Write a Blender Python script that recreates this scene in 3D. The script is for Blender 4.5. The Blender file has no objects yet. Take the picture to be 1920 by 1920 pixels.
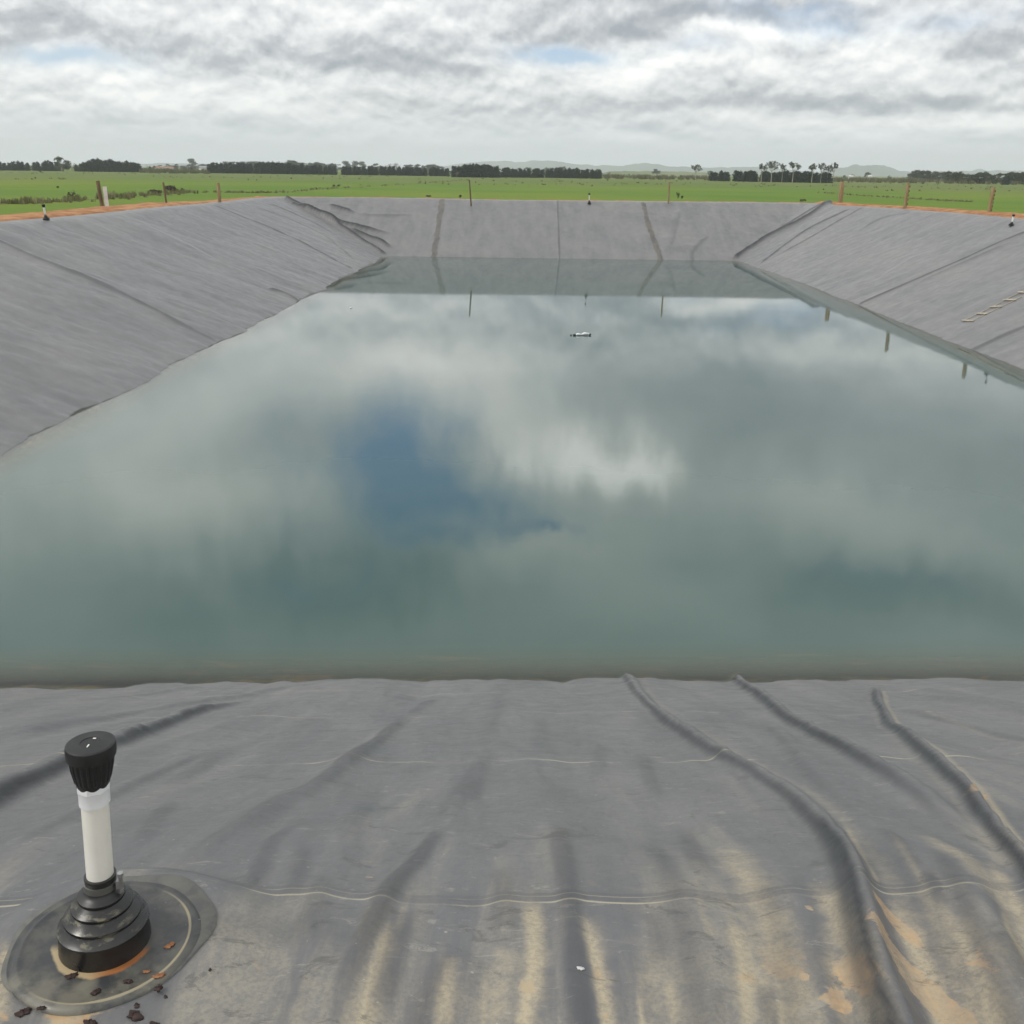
import bpy, math, random
import numpy as np
from mathutils import Vector, Matrix

random.seed(7)
rng = np.random.default_rng(7)
SC = bpy.context.scene
COL = SC.collection
R = math.radians

# ------------------------------------------------------------------ camera
F = 1883.0                                   # focal length in pixels of the 1920 px square photograph
CAM = np.array([0.0, 0.0, 4.0])              # eye height over the field (the field is z = 0)
_n = np.array([-72.0, -5540.0, -F]); _n /= np.linalg.norm(_n)
_up = -_n
_fw = np.array([0, 0, -1.0]); _fw -= _fw.dot(_up)*_up; _fw /= np.linalg.norm(_fw)
_rt = np.cross(_fw, _up)
CR = np.array([_rt, _fw, _up])

def ray(px, py):
    d = CR @ np.array([px-960.0, -(py-960.0), -F])
    return d/np.linalg.norm(d)
def at(px, py, z):
    d = ray(px, py); t = (z-CAM[2])/d[2]
    return CAM + d*t
def far_at(px, dist, z=0.0):
    """point on the field in the compass direction of a photo column"""
    d = ray(px, 320.0+(px-960)*0.013); h = math.hypot(d[0], d[1])
    return np.array([d[0]/h*dist, d[1]/h*dist, z])

cam = bpy.data.cameras.new('camera'); co = bpy.data.objects.new('camera', cam); COL.objects.link(co)
cam.sensor_width = 36; cam.sensor_height = 36; cam.sensor_fit = 'HORIZONTAL'
cam.lens = 36*F/1920; cam.clip_start = 0.05; cam.clip_end = 60000
M4 = Matrix.Identity(4)
for i in range(3):
    for j in range(3): M4[i][j] = CR[i][j]
M4[0][3], M4[1][3], M4[2][3] = CAM
co.matrix_world = M4
SC.camera = co

# ------------------------------------------------------------------ levels
WZ = -0.73        # water
RIM = 2.25        # rim of the basin
RIMN = 2.40       # rim on the near bank

def sstep(a, b, x):
    t = np.clip((x-a)/(b-a), 0, 1); return t*t*(3-2*t)

_tabs = {}
def vnoise(x, y, seed=0):
    """smooth value noise in -1..1"""
    if seed not in _tabs: _tabs[seed] = np.random.default_rng(1000+seed).random((256, 256))*2-1
    T = _tabs[seed]
    x = np.asarray(x, float); y = np.asarray(y, float)
    xi = np.floor(x).astype(int); yi = np.floor(y).astype(int)
    fx = x-xi; fy = y-yi
    fx = fx*fx*fx*(fx*(fx*6-15)+10); fy = fy*fy*fy*(fy*(fy*6-15)+10)
    a = T[xi % 256, yi % 256]; b = T[(xi+1) % 256, yi % 256]
    c = T[xi % 256, (yi+1) % 256]; d = T[(xi+1) % 256, (yi+1) % 256]
    return (a*(1-fx)+b*fx)*(1-fy) + (c*(1-fx)+d*fx)*fy
def fbm(x, y, seed=0, octv=4, g=0.5):
    s = 0; a = 1; t = 0
    for k in range(octv):
        s = s + a*vnoise(x*2**k+17.3*k, y*2**k-9.1*k, seed+k); t += a; a *= g
    return s/t

def sides(x, y):
    dn = (8.77+0.039*x-y)
    df = y-59.1-0.0*x
    dl = (-7.5-0.031*(59-y))-x
    dr = x-(13.22-0.0018*(y-42)**2*(np.asarray(y) > 42))
    return dn, df, dl, dr
def rimz(x, y):
    return RIM + (RIMN-RIM)*(1-sstep(4, 14, y)) + 0.035*vnoise(x*0.13, y*0.13, 50) + 0.13*sstep(8, 17, x)*sstep(64, 54, y)
SL = (0.45, 0.40, 0.41, 0.465)
def base(x, y):
    """z, overshoot past the crest (E), per-side weights"""
    ds = sides(x, y)
    ps = np.stack([m*d for m, d in zip(SL, ds)])
    k = 0.10                                   # slightly rounded valleys at the corners
    mx = ps.max(axis=0)
    pl = mx + k*np.log(np.exp((ps-mx)/k).sum(axis=0)) - 0.0
    rz = rimz(x, y)-WZ
    E = (pl-rz)/0.42
    kk = 0.10
    kk = 0.10-0.055*sstep(10, 20, y)
    z = -kk*np.log(np.exp(-pl/kk)+np.exp(-rz/kk))
    z = np.maximum(z, -3.4)
    return WZ+z, E, ps.argmax(axis=0)

def on_bank(px, py):
    d = ray(px, py)
    t = np.linspace(1.2, 130, 12000)
    P = CAM[:, None]+d[:, None]*t
    z, _, _ = base(P[0], P[1])
    i = np.argmax(P[2] <= z)
    if not (P[2] <= z).any(): i = np.argmin(np.abs(P[2]-z))
    return P[:, i]

# ------------------------------------------------------------------ helpers: nodes
class NT:
    def __init__(s, tree): s.t = tree; s.n = tree.nodes; s.l = tree.links
    def new(s, typ, **kw):
        nd = s.n.new(typ)
        for k, v in kw.items(): setattr(nd, k, v)
        return nd
    def put(s, sock, v):
        if isinstance(v, bpy.types.NodeSocket): s.l.new(v, sock)
        elif v is not None:
            if isinstance(v, (tuple, list)) and len(v) == 3 and sock.type == 'RGBA': v = (*v, 1)
            sock.default_value = v
    def math(s, op, a, b=None, c=None, clamp=False):
        nd = s.new('ShaderNodeMath', operation=op, use_clamp=clamp)
        s.put(nd.inputs[0], a)
        if b is not None: s.put(nd.inputs[1], b)
        if c is not None: s.put(nd.inputs[2], c)
        return nd.outputs[0]
    def vmath(s, op, a, b=None, scale=None):
        nd = s.new('ShaderNodeVectorMath', operation=op)
        s.put(nd.inputs[0], a)
        if b is not None: s.put(nd.inputs[1], b)
        if scale is not None: s.put(nd.inputs['Scale'], scale)
        return nd.outputs['Value'] if op in ('DOT_PRODUCT', 'LENGTH', 'DISTANCE') else nd.outputs[0]
    def mix(s, f, a, b, mode='MIX'):
        nd = s.new('ShaderNodeMix', data_type='RGBA', blend_type=mode)
        s.put(nd.inputs[0], f); s.put(nd.inputs[6], a); s.put(nd.inputs[7], b)
        return nd.outputs[2]
    def noise(s, vec, scale, detail=4, rough=0.55, dist=0.0, dim='3D'):
        nd = s.new('ShaderNodeTexNoise', noise_dimensions=dim)
        s.put(nd.inputs['Vector'], vec); s.put(nd.inputs['Scale'], scale)
        s.put(nd.inputs['Detail'], detail); s.put(nd.inputs['Roughness'], rough); s.put(nd.inputs['Distortion'], dist)
        return nd.outputs['Fac'], nd.outputs['Color']
    def ramp(s, v, a, b, lo=0.0, hi=1.0, smooth=True):
        nd = s.new('ShaderNodeMapRange', interpolation_type='SMOOTHSTEP' if smooth else 'LINEAR')
        s.put(nd.inputs['Value'], v); s.put(nd.inputs['From Min'], a); s.put(nd.inputs['From Max'], b)
        s.put(nd.inputs['To Min'], lo); s.put(nd.inputs['To Max'], hi)
        return nd.outputs[0]
    def scalev(s, vec, sc):
        return s.vmath('MULTIPLY', vec, sc)
    def attr(s, name, out='Fac'):
        nd = s.new('ShaderNodeAttribute', attribute_name=name); return nd.outputs[out]

def material(name, color=(0.5, 0.5, 0.5), rough=0.6, metal=0.0, spec=0.5):
    m = bpy.data.materials.new(name); m.use_nodes = True
    T = NT(m.node_tree); b = m.node_tree.nodes['Principled BSDF']
    T.put(b.inputs['Base Color'], color); b.inputs['Roughness'].default_value = rough
    b.inputs['Metallic'].default_value = metal
    b.inputs['Specular IOR Level'].default_value = spec
    return m, T, b
def noisy(name, c1, c2, scale=8, rough=0.7, bump=0.0, metal=0.0, spec=0.4, stretch=(1, 1, 1), lo=0.35, hi=0.65, bd=0.01):
    m, T, b = material(name, c1, rough, metal, spec)
    tc = T.new('ShaderNodeTexCoord').outputs['Object']
    v = T.scalev(tc, stretch)
    f, _ = T.noise(v, scale, 6, 0.6)
    T.put(b.inputs['Base Color'], T.mix(T.ramp(f, lo, hi), c1, c2))
    if bump:
        bp = T.new('ShaderNodeBump'); bp.inputs['Strength'].default_value = bump; bp.inputs['Distance'].default_value = bd
        T.put(bp.inputs['Height'], f); T.put(b.inputs['Normal'], bp.outputs[0])
    return m

# ------------------------------------------------------------------ helpers: objects
def tag(o, label=None, cat=None, group=None, kind=None):
    if label: o['label'] = label
    if cat: o['category'] = cat
    if group: o['group'] = group
    if kind: o['kind'] = kind
    return o
def empty(name, loc, label, cat, group=None, rz=0.0, tilt=None):
    o = bpy.data.objects.new(name, None); COL.objects.link(o); o.empty_display_size = 0.1
    o.location = loc; o.rotation_euler = (tilt[0], tilt[1], rz) if tilt else (0, 0, rz)
    return tag(o, label, cat, group)
def meshobj(name, V, Fc, mat, parent=None, smooth=True, mats=None, midx=None):
    me = bpy.data.meshes.new(name); me.from_pydata([tuple(v) for v in V], [], [tuple(f) for f in Fc])
    for m in (mats or [mat]): me.materials.append(m)
    if smooth: me.polygons.foreach_set('use_smooth', [True]*len(me.polygons))
    if midx is not None: me.polygons.foreach_set('material_index', midx)
    me.update()
    o = bpy.data.objects.new(name, me); COL.objects.link(o); o.parent = parent
    return o
def gridmesh(name, X, Y, Z, mat, attrs=None, keep=None):
    nr, nc = X.shape
    V = np.stack([X, Y, Z], -1).reshape(-1, 3).astype(np.float32)
    idx = np.arange(nr*nc).reshape(nr, nc)
    Q = np.stack([idx[:-1, :-1], idx[:-1, 1:], idx[1:, 1:], idx[1:, :-1]], -1).reshape(-1, 4)
    if keep is not None:
        k = (keep[:-1, :-1] & keep[:-1, 1:] & keep[1:, 1:] & keep[1:, :-1]).reshape(-1); Q = Q[k]
        used = np.zeros(nr*nc, bool); used[Q.reshape(-1)] = True
        remap = np.cumsum(used)-1; V = V[used]; Q = remap[Q]
        if attrs: attrs = {n: a.reshape(-1)[used] for n, a in attrs.items()}
    me = bpy.data.meshes.new(name)
    me.vertices.add(len(V)); me.vertices.foreach_set('co', V.reshape(-1))
    me.loops.add(Q.size); me.loops.foreach_set('vertex_index', Q.reshape(-1).astype(np.int32))
    me.polygons.add(len(Q)); me.polygons.foreach_set('loop_start', np.arange(0, Q.size, 4, dtype=np.int32))
    me.polygons.foreach_set('loop_total', np.full(len(Q), 4, np.int32))
    me.polygons.foreach_set('use_smooth', np.ones(len(Q), bool))
    me.materials.append(mat)
    me.update(calc_edges=True)
    for n, a in (attrs or {}).items():
        at_ = me.attributes.new(n, 'FLOAT', 'POINT'); at_.data.foreach_set('value', a.reshape(-1).astype(np.float32))
    o = bpy.data.objects.new(name, me); COL.objects.link(o)
    return o

class MB:
    def __init__(s): s.V = []; s.F = []
    def add(s, V, Fc):
        o = len(s.V); s.V += [tuple(v) for v in V]; s.F += [tuple(i+o for i in f) for f in Fc]; return s
    def lathe(s, prof, n=32, mod=None, capb=True, capt=True):
        V = []; Fc = []
        for (r, z) in prof:
            for k in range(n):
                a = 2*math.pi*k/n; rr = r*(mod(a, z) if mod else 1)
                V.append((rr*math.cos(a), rr*math.sin(a), z))
        for i in range(len(prof)-1):
            for k in range(n):
                Fc.append((i*n+k, i*n+(k+1) % n, (i+1)*n+(k+1) % n, (i+1)*n+k))
        if capb: Fc.append(tuple(range(n))[::-1])
        if capt: Fc.append(tuple((len(prof)-1)*n+k for k in range(n)))
        return s.add(V, Fc)
    def tube(s, pts, rad, n=8):
        pts = [Vector(p) for p in pts]
        if not hasattr(rad, '__len__'): rad = [rad]*len(pts)
        V = []; Fc = []
        for i, p in enumerate(pts):
            d = (pts[min(i+1, len(pts)-1)]-pts[max(i-1, 0)]).normalized()
            a = d.cross(Vector((0, 0, 1)));
            if a.length < 1e-3: a = d.cross(Vector((0, 1, 0)))
            a.normalize(); b = d.cross(a)
            for k in range(n):
                t = 2*math.pi*k/n; V.append(p+(a*math.cos(t)+b*math.sin(t))*rad[i])
        for i in range(len(pts)-1):
            for k in range(n): Fc.append((i*n+k, i*n+(k+1) % n, (i+1)*n+(k+1) % n, (i+1)*n+k))
        Fc.append(tuple(range(n))[::-1]); Fc.append(tuple((len(pts)-1)*n+k for k in range(n)))
        return s.add(V, Fc)
    def box(s, c, sz, rot=None):
        V = []
        for dx in (-.5, .5):
            for dy in (-.5, .5):
                for dz in (-.5, .5):
                    v = Vector((dx*sz[0], dy*sz[1], dz*sz[2]))
                    if rot is not None: v = rot @ v
                    V.append(Vector(c)+v)
        return s.add(V, [(0, 1, 3, 2), (4, 6, 7, 5), (0, 4, 5, 1), (2, 3, 7, 6), (0, 2, 6, 4), (1, 5, 7, 3)])
    def build(s, name, mat, parent=None, smooth=True, bevel=0):
        o = meshobj(name, s.V, s.F, mat, parent, smooth)
        if bevel:
            b = o.modifiers.new('b', 'BEVEL'); b.width = bevel; b.segments = 2; b.limit_method = 'ANGLE'
        return o
def autosmooth(o, ang=40):
    me = o.data
    try: me.set_sharp_from_angle(angle=R(ang))
    except Exception: pass
    return o

# ------------------------------------------------------------------ sky
SUN_EL, SUN_AZ = R(48), R(-105)          # azimuth clockwise from +Y (negative: to the left)
w = bpy.data.worlds.new('World'); SC.world = w; w.use_nodes = True
T = NT(w.node_tree); bg = w.node_tree.nodes['Background']
sky = T.new('ShaderNodeTexSky', sky_type='NISHITA'); sky.sun_disc = False
sky.sun_elevation = SUN_EL; sky.sun_rotation = SUN_AZ; sky.air_density = 1.2; sky.dust_density = 1.5; sky.ozone_density = 1.5
dirv = T.new('ShaderNodeTexCoord').outputs['Generated']
sep = T.new('ShaderNodeSeparateXYZ'); T.put(sep.inputs[0], dirv)
sx, sy, sz = sep.outputs
az = T.math('ARCTAN2', sx, sy); el = T.math('ARCSINE', sz)
zz = T.math('MAXIMUM', T.math('ADD', sz, 0.10), 0.05)
comb = T.new('ShaderNodeCombineXYZ'); T.put(comb.inputs[0], T.math('DIVIDE', sx, zz)); T.put(comb.inputs[1], T.math('DIVIDE', sy, zz))
P = comb.outputs[0]
# small-scale warp of the azimuth/elevation plane, finer near the horizon
ela = T.math('MAXIMUM', el, 0.0)
elw = T.math('ADD', el, T.math('MULTIPLY', T.math('SUBTRACT', 1.0, T.math('EXPONENT', T.math('MULTIPLY', ela, -11.0))), 0.22))
ae = T.new('ShaderNodeCombineXYZ'); T.put(ae.inputs[0], az); T.put(ae.inputs[1], elw); AE = ae.outputs[0]
_, wn = T.noise(T.scalev(AE, (2.2, 1, 1)), 8.0, 6, 0.6)
wv = T.vmath('SUBTRACT', wn, (0.5, 0.5, 0.5))
ae0 = T.new('ShaderNodeCombineXYZ'); T.put(ae0.inputs[0], az); T.put(ae0.inputs[1], el)
warpamp = T.math('ADD', T.math('MULTIPLY', T.math('ABSOLUTE', el), 0.22), 0.014)
AEw = T.vmath('ADD', ae0.outputs[0], T.vmath('MULTIPLY', T.vmath('SCALE', wv, scale=warpamp), (2.2, 1.0, 0)))

def sky_px(px, py):
    d = ray(px, py); return math.atan2(d[0], d[1]), abs(math.asin(d[2]))
def gauss(px, py, wx, wy, amp):
    """a soft blob of cloud given by where it (or its mirror image in the pond) is seen"""
    a, e = sky_px(px, py); s = 1/2000.0
    v = T.vmath('MULTIPLY', T.vmath('SUBTRACT', AEw, (a, e, 0)), (1/(wx*s), 1/(wy*s), 0))
    return T.math('MULTIPLY', T.math('EXPONENT', T.math('MULTIPLY', T.vmath('DOT_PRODUCT', v, v), -1.0)), amp)
def total(lst):
    acc = None
    for g in lst:
        s_ = gauss(*g); acc = s_ if acc is None else T.math('ADD', acc, s_)
    return acc
# brightness guides of the cloud layer (in photo pixels: centre, half widths, strength)
BR = [
 # directly seen sky
 (60, 65, 130, 35, -.26), (150, 120, 120, 26, .24), (330, 20, 160, 30, .10), (680, 5, 260, 34, -.42), (250, -20, 200, 30, -.25), (480, 100, 220, 36, -.20), (800, 50, 280, 40, -.20), (780, 128, 170, 15, -.24), (1050, 75, 120, 16, -.18), (1250, 50, 200, 20, -.2),
 (640, 165, 420, 20, .24), (260, 180, 150, 25, .28), (950, 208, 200, 14, -.26), (1150, 130, 150, 28, .34), (1380, 112, 200, 34, .26), (1650, 100, 150, 40, .32),
 (1480, 192, 330, 14, -.30), (1780, 195, 150, 12, -.28), (1700, 226, 110, 13, .38), (1860, 222, 90, 14, .36), (1850, 90, 80, 40, -.34), (1560, 75, 70, 36, -.26), (1380, 40, 180, 26, -.20),
 (150, 262, 260, 22, -.12), (420, 198, 160, 12, .16), (1350, 215, 160, 9, .20), (1150, 240, 180, 9, -.14), (330, 235, 260, 10, -.14), (600, 250, 300, 16, .06), (1750, 20, 120, 24, .08), (1500, 262, 300, 14, .04),
 # sky higher up, seen mirrored in the pond
 (1050, 850, 120, 60, 1.0), (1170, 900, 110, 40, 1.0), (930, 770, 120, 60, .45), (790, 690, 190, 55, .60), (690, 590, 220, 32, .42), (480, 640, 150, 50, .30), (380, 760, 170, 60, .22),
 (1330, 572, 110, 14, .40), (1480, 575, 60, 10, .3), (1620, 670, 160, 24, .26), (1300, 740, 260, 60, -.16), (1500, 830, 260, 60, -.10), (1520, 930, 160, 60, .30), (1700, 990, 140, 60, .20),
 (230, 880, 220, 110, .48), (400, 950, 200, 60, .35), (1050, 1010, 200, 50, .18), (950, 1060, 160, 50, .12), (640, 1100, 330, 80, -.5), (150, 1150, 260, 90, -.1), (1650, 1110, 330, 60, -.34), (1300, 1100, 200, 60, .05),
 (650, 800, 160, 50, -.12), (1280, 620, 200, 40, -.1), (420, 870, 130, 40, -.08),
]
BL = [(1055, 104, 80, 15, 1.3), (130, 112, 110, 16, .9), (1800, 35, 90, 18, .3), (1560, 55, 60, 14, .35), (1300, 88, 70, 12, .3),
      (740, 840, 140, 80, 1.0), (860, 940, 150, 50, .8), (980, 985, 110, 22, .5), (700, 960, 130, 80, .6), (1040, 1000, 60, 14, .7), (800, 1010, 90, 26, .5), (1650, 1090, 120, 22, .35), (600, 1090, 140, 30, .35), (1440, 610, 120, 12, .35), (1450, 590, 100, 12, .3)]
BR = [(a_, b_, c_, d_, e_*(0.66 if b_ < 300 else 1.0)) for a_, b_, c_, d_, e_ in BR]
gsum = total(BR); bsum = total(BL)
n1, _ = T.noise(P, 0.6, 5, 0.45, 0.4)
upoff = T.vmath('ADD', P, T.vmath('SCALE', P, scale=-0.055))      # the same clouds a little higher up
n1b, _ = T.noise(upoff, 0.6, 5, 0.45, 0.4)
n2, _ = T.noise(T.vmath('ADD', T.scalev(AE, (11, 10, 1)), (3.7, 1.9, 0)), 1.0, 8, 0.55, 0.3)
n3, _ = T.noise(T.scalev(AE, (2.4, 6, 1)), 1.4, 5, 0.5)
emb = T.math('MULTIPLY', T.math('MULTIPLY', T.math('SUBTRACT', n1, n1b), 1.0), T.ramp(el, 0.13, 0.3, 0.15, 1.0))
n2b, _ = T.noise(T.vmath('ADD', T.scalev(AE, (11, 10, 1)), (3.7, 2.06, 0)), 1.0, 8, 0.55, 0.3)
emb2 = T.math('MULTIPLY', T.math('SUBTRACT', n2, n2b), 1.1)
n4, _ = T.noise(T.scalev(AE, (18, 14, 1)), 1.7, 7, 0.55, 0.15)
n4b, _ = T.noise(T.vmath('ADD', T.scalev(AE, (18, 14, 1)), (-0.04, 0.16, 0)), 1.7, 7, 0.55, 0.15)
emb4 = T.math('MULTIPLY', T.math('SUBTRACT', n4, n4b), 0.7)
lowfade = T.ramp(el, 0.0, 0.035)
hi = T.ramp(el, 0.13, 0.5)
val = T.math('ADD', 0.60, T.math('MULTIPLY', T.math('SUBTRACT', n1, 0.5), T.ramp(el, 0.08, 0.25, 0.15, 0.5)))
val = T.math('ADD', val, emb)
val = T.math('ADD', val, T.math('MULTIPLY', T.math('ADD', emb2, emb4), T.math('SUBTRACT', 1.0, T.ramp(el, 0.12, 0.22))))
val = T.math('ADD', val, T.math('MULTIPLY', T.math('SUBTRACT', n2, 0.5), T.ramp(el, 0.12, 0.25, 0.30, 0.26)))
val = T.math('ADD', T.math('MULTIPLY', T.math('SUBTRACT', val, 0.60), lowfade), 0.60)
val = T.math('ADD', val, gsum)
val = T.math('ADD', val, T.math('MULTIPLY', hi, 0.16))
val = T.math('MAXIMUM', T.math('MINIMUM', val, 1.8), 0.27)
ccol = T.new('ShaderNodeValToRGB'); cr = ccol.color_ramp
T.put(ccol.inputs[0], T.math('MULTIPLY', val, 0.5))
cr.elements[0].position = 0.12; cr.elements[0].color = (0.255, 0.285, 0.325, 1)
cr.elements[1].position = 0.9; cr.elements[1].color = (1.75, 1.72, 1.66, 1)
for p_, c_ in ((0.22, (0.405, 0.425, 0.45, 1)), (0.31, (0.60, 0.615, 0.63, 1)), (0.42, (0.80, 0.81, 0.80, 1)), (0.55, (1.02, 1.0, 0.96, 1))):
    e_ = cr.elements.new(p_); e_.color = c_
cloud = T.vmath('SCALE', ccol.outputs[0], scale=12.2)
bluef = T.math('MULTIPLY', bsum, T.ramp(T.math('SUBTRACT', n2, T.math('MULTIPLY', n1, 0.2)), 0.12, 0.42), clamp=True)
bluef = T.math('MINIMUM', bluef, 0.92)
blue = T.vmath('MULTIPLY', sky.outputs[0], (0.74, 1.03, 1.55))
lowblue = T.math('MULTIPLY', T.math('SUBTRACT', 1.0, T.ramp(el, 0.0, 0.17)), 1.0)
blue = T.mix(lowblue, blue, (6.2, 7.4, 8.3))
cloud = T.mix(T.ramp(el, 0.060, 0.0, 0.0, 0.9), cloud, (8.1, 8.6, 9.3))
skyc = T.mix(bluef, cloud, blue)
T.put(bg.inputs['Color'], skyc); bg.inputs['Strength'].default_value = 0.1

sl = bpy.data.lights.new('sun', 'SUN'); sl.energy = 1.4; sl.angle = R(14); sl.color = (1.0, 0.96, 0.90)
so = bpy.data.objects.new('sun', sl); COL.objects.link(so)
sd = Vector((math.sin(SUN_AZ)*math.cos(SUN_EL), math.cos(SUN_AZ)*math.cos(SUN_EL), math.sin(SUN_EL)))
so.rotation_euler = sd.to_track_quat('Z', 'Y').to_euler(); so.location = (0, 0, 50)
SC.view_settings.view_transform = 'Standard'; SC.view_settings.look = 'None'
SC.view_settings.exposure = 0.15; SC.view_settings.gamma = 1.0

# ------------------------------------------------------------------ liner material
def liner_material():
    m, T, b = material('geomembrane', rough=0.5)
    oc = T.new('ShaderNodeTexCoord').outputs['Object']
    E = T.attr('over'); fold = T.attr('fold_shade'); near = T.attr('near'); wash = T.attr('wash'); U = T.attr('along'); D = T.attr('down')
    uv = T.new('ShaderNodeCombineXYZ'); T.put(uv.inputs[0], T.math('MULTIPLY', U, T.ramp(near, 0, 1, 0.45, 1.0))); T.put(uv.inputs[1], D); UV = uv.outputs[0]
    nA, _ = T.noise(UV, 0.5, 5, 0.6)
    nB, _ = T.noise(T.scalev(UV, (3.2, 0.45, 1)), 1.0, 6, 0.62, 0.3)     # streaks running down the slope
    nC, _ = T.noise(oc, 38, 4, 0.7)
    nD, _ = T.noise(T.scalev(UV, (5.5, 1.1, 1)), 1.0, 7, 0.66, 0.5)
    nE, _ = T.noise(oc, 3.1, 6, 0.62, 0.4)
    nF, _ = T.noise(oc, 13, 6, 0.68, 0.6)
    dark = (0.034, 0.036, 0.041)
    grey = T.mix(T.ramp(nB, 0.32, 0.70), (0.146, 0.147, 0.152), (0.195, 0.194, 0.195))
    grey = T.mix(T.math('MULTIPLY', T.ramp(nA, 0.4, 0.72), 0.55), grey, (0.212, 0.209, 0.200))
    grey = T.mix(T.math('MULTIPLY', T.ramp(nC, 0.40, 0.72), 0.35), grey, (0.11, 0.112, 0.12))
    col = T.mix(T.math('MULTIPLY', near, 0.42), grey, T.vmath('SCALE', grey, scale=0.62))
    # dried silt on the near crest
    amt = T.math('MULTIPLY', T.ramp(E, -0.9, 0.55), near)
    st = T.math('MULTIPLY', T.ramp(T.math('ADD', nB, T.math('MULTIPLY', amt, 0.11)), 0.53, 0.66), T.ramp(E, -2.6, 0.3, 0.08, 0.85))
    col = T.mix(T.math('MULTIPLY', amt, 0.5), col, (0.105, 0.108, 0.118))
    st = T.math('MULTIPLY', st, T.math('MULTIPLY', T.ramp(nE, 0.25, 0.62, 0.45, 1.0), T.ramp(nF, 0.3, 0.6, 0.6, 1.0)))
    st = T.math('MULTIPLY', T.math('MULTIPLY', st, near), 0.75)
    gr, _ = T.noise(oc, 85, 3, 0.7)
    col = T.mix(T.math('MULTIPLY', st, T.ramp(gr, 0.35, 0.62, 0.55, 1.0)), col, (0.345, 0.315, 0.25))
    low = T.attr('low')
    st2 = T.math('MULTIPLY', T.ramp(T.math('ADD', low, T.math('MULTIPLY', T.math('SUBTRACT', nF, 0.5), 0.8)), 0.12, 0.95, 0.0, 0.92), T.ramp(E, -2.4, 0.1, 0.45, 1.0))
    col = T.mix(T.math('MULTIPLY', st2, T.ramp(gr, 0.35, 0.62, 0.6, 1.0)), col, (0.43, 0.365, 0.25))
    oran = T.math('MULTIPLY', T.ramp(T.math('ADD', nE, T.math('MULTIPLY', low, 0.10)), 0.64, 0.67), T.math('MULTIPLY', T.ramp(E, -0.1, 0.35), near))
    col = T.mix(T.math('MULTIPLY', oran, 0.8), col, (0.46, 0.30, 0.15))
    spill = T.attr('spill')
    sp = T.ramp(T.math('ADD', spill, T.math('ADD', T.math('MULTIPLY', T.math('SUBTRACT', nE, 0.5), 0.9), T.math('MULTIPLY', T.math('SUBTRACT', nF, 0.5), 1.1))), 0.47, 0.56)
    spc = T.mix(T.ramp(nD, 0.35, 0.65), (0.52, 0.33, 0.165), (0.40, 0.32, 0.21))
    col = T.mix(T.math('MULTIPLY', sp, T.ramp(nC, 0.3, 0.62, 0.95, 0.5)), col, spc)
    # footprints, scuffs and dark damp spots
    sc, _ = T.noise(T.scalev(oc, (5, 9, 6)), 1.0, 7, 0.75, 1.2)
    col = T.mix(T.math('MULTIPLY', T.math('MULTIPLY', T.ramp(sc, 0.565, 0.64), near), 0.5), col, (0.07, 0.07, 0.066))
    scw, _ = T.noise(T.vmath('ADD', T.scalev(oc, (9, 22, 9)), (5, 3, 1)), 1.0, 6, 0.8, 0.8)
    col = T.mix(T.math('MULTIPLY', T.math('MULTIPLY', T.ramp(scw, 0.58, 0.66), near), 0.4), col, (0.36, 0.345, 0.29))
    vo = T.new('ShaderNodeTexVoronoi'); T.put(vo.inputs['Vector'], oc); vo.inputs['Scale'].default_value = 28
    sepc = T.new('ShaderNodeSeparateColor'); T.put(sepc.inputs[0], vo.outputs['Color'])
    spk = T.math('MULTIPLY', T.math('LESS_THAN', vo.outputs['Distance'], T.math('MULTIPLY', sepc.outputs[0], 0.11)), T.math('GREATER_THAN', sepc.outputs[1], 0.62))
    col = T.mix(T.math('MULTIPLY', T.math('MULTIPLY', spk, near), 0.6), col, (0.42, 0.41, 0.36))
    # welded seams across the near bank: pale lines where silt lodges
    wob, _ = T.noise(T.scalev(UV, (1.4, 0.2, 1)), 1.0, 3, 0.5)
    dd = T.math('ADD', D, T.math('MULTIPLY', T.math('SUBTRACT', wob, 0.5), 0.06))
    ln, _ = T.noise(T.scalev(UV, (2.6, 3.0, 1)), 1.0, 4, 0.6)
    for c, wd, amp in SEAMS:
        s_ = T.math('ABSOLUTE', T.math('SUBTRACT', dd, c))
        k = T.math('MULTIPLY', T.ramp(s_, wd, wd*0.3), T.ramp(ln, 0.42, 0.58, 0.12, 1.0))
        col = T.mix(T.math('MULTIPLY', T.math('MULTIPLY', k, near), amp), col, (0.46, 0.42, 0.30))
    # darker rubber strip of the overlap just below the first seam
    s_ = T.math('ABSOLUTE', T.math('SUBTRACT', dd, SEAMS[0][0]-0.028))
    col = T.mix(T.math('MULTIPLY', T.math('MULTIPLY', T.ramp(s_, 0.032, 0.022), near), 0.35), col, (0.08, 0.082, 0.09))
    # shade of the folds painted in as bare dark membrane, brown wash in the overlaps
    col = T.mix(T.math('MULTIPLY', fold, 1.0, clamp=True), col, dark)
    col = T.mix(wash, col, T.mix(T.ramp(nD, 0.35, 0.6), (0.070, 0.068, 0.068), (0.125, 0.112, 0.090)))
    chalk = T.attr('chalk')
    col = T.mix(T.math('MULTIPLY', chalk, T.ramp(nE, 0.35, 0.55, 0.2, 0.9)), col, (0.42, 0.42, 0.42))
    # silt under water and the wet line
    z = T.new('ShaderNodeSeparateXYZ'); T.put(z.inputs[0], oc)
    uw = T.ramp(z.outputs[2], WZ+0.015, WZ-0.01)
    und = T.mix(T.ramp(nE, 0.48, 0.64), (0.125, 0.122, 0.090), (0.42, 0.26, 0.11))
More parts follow.
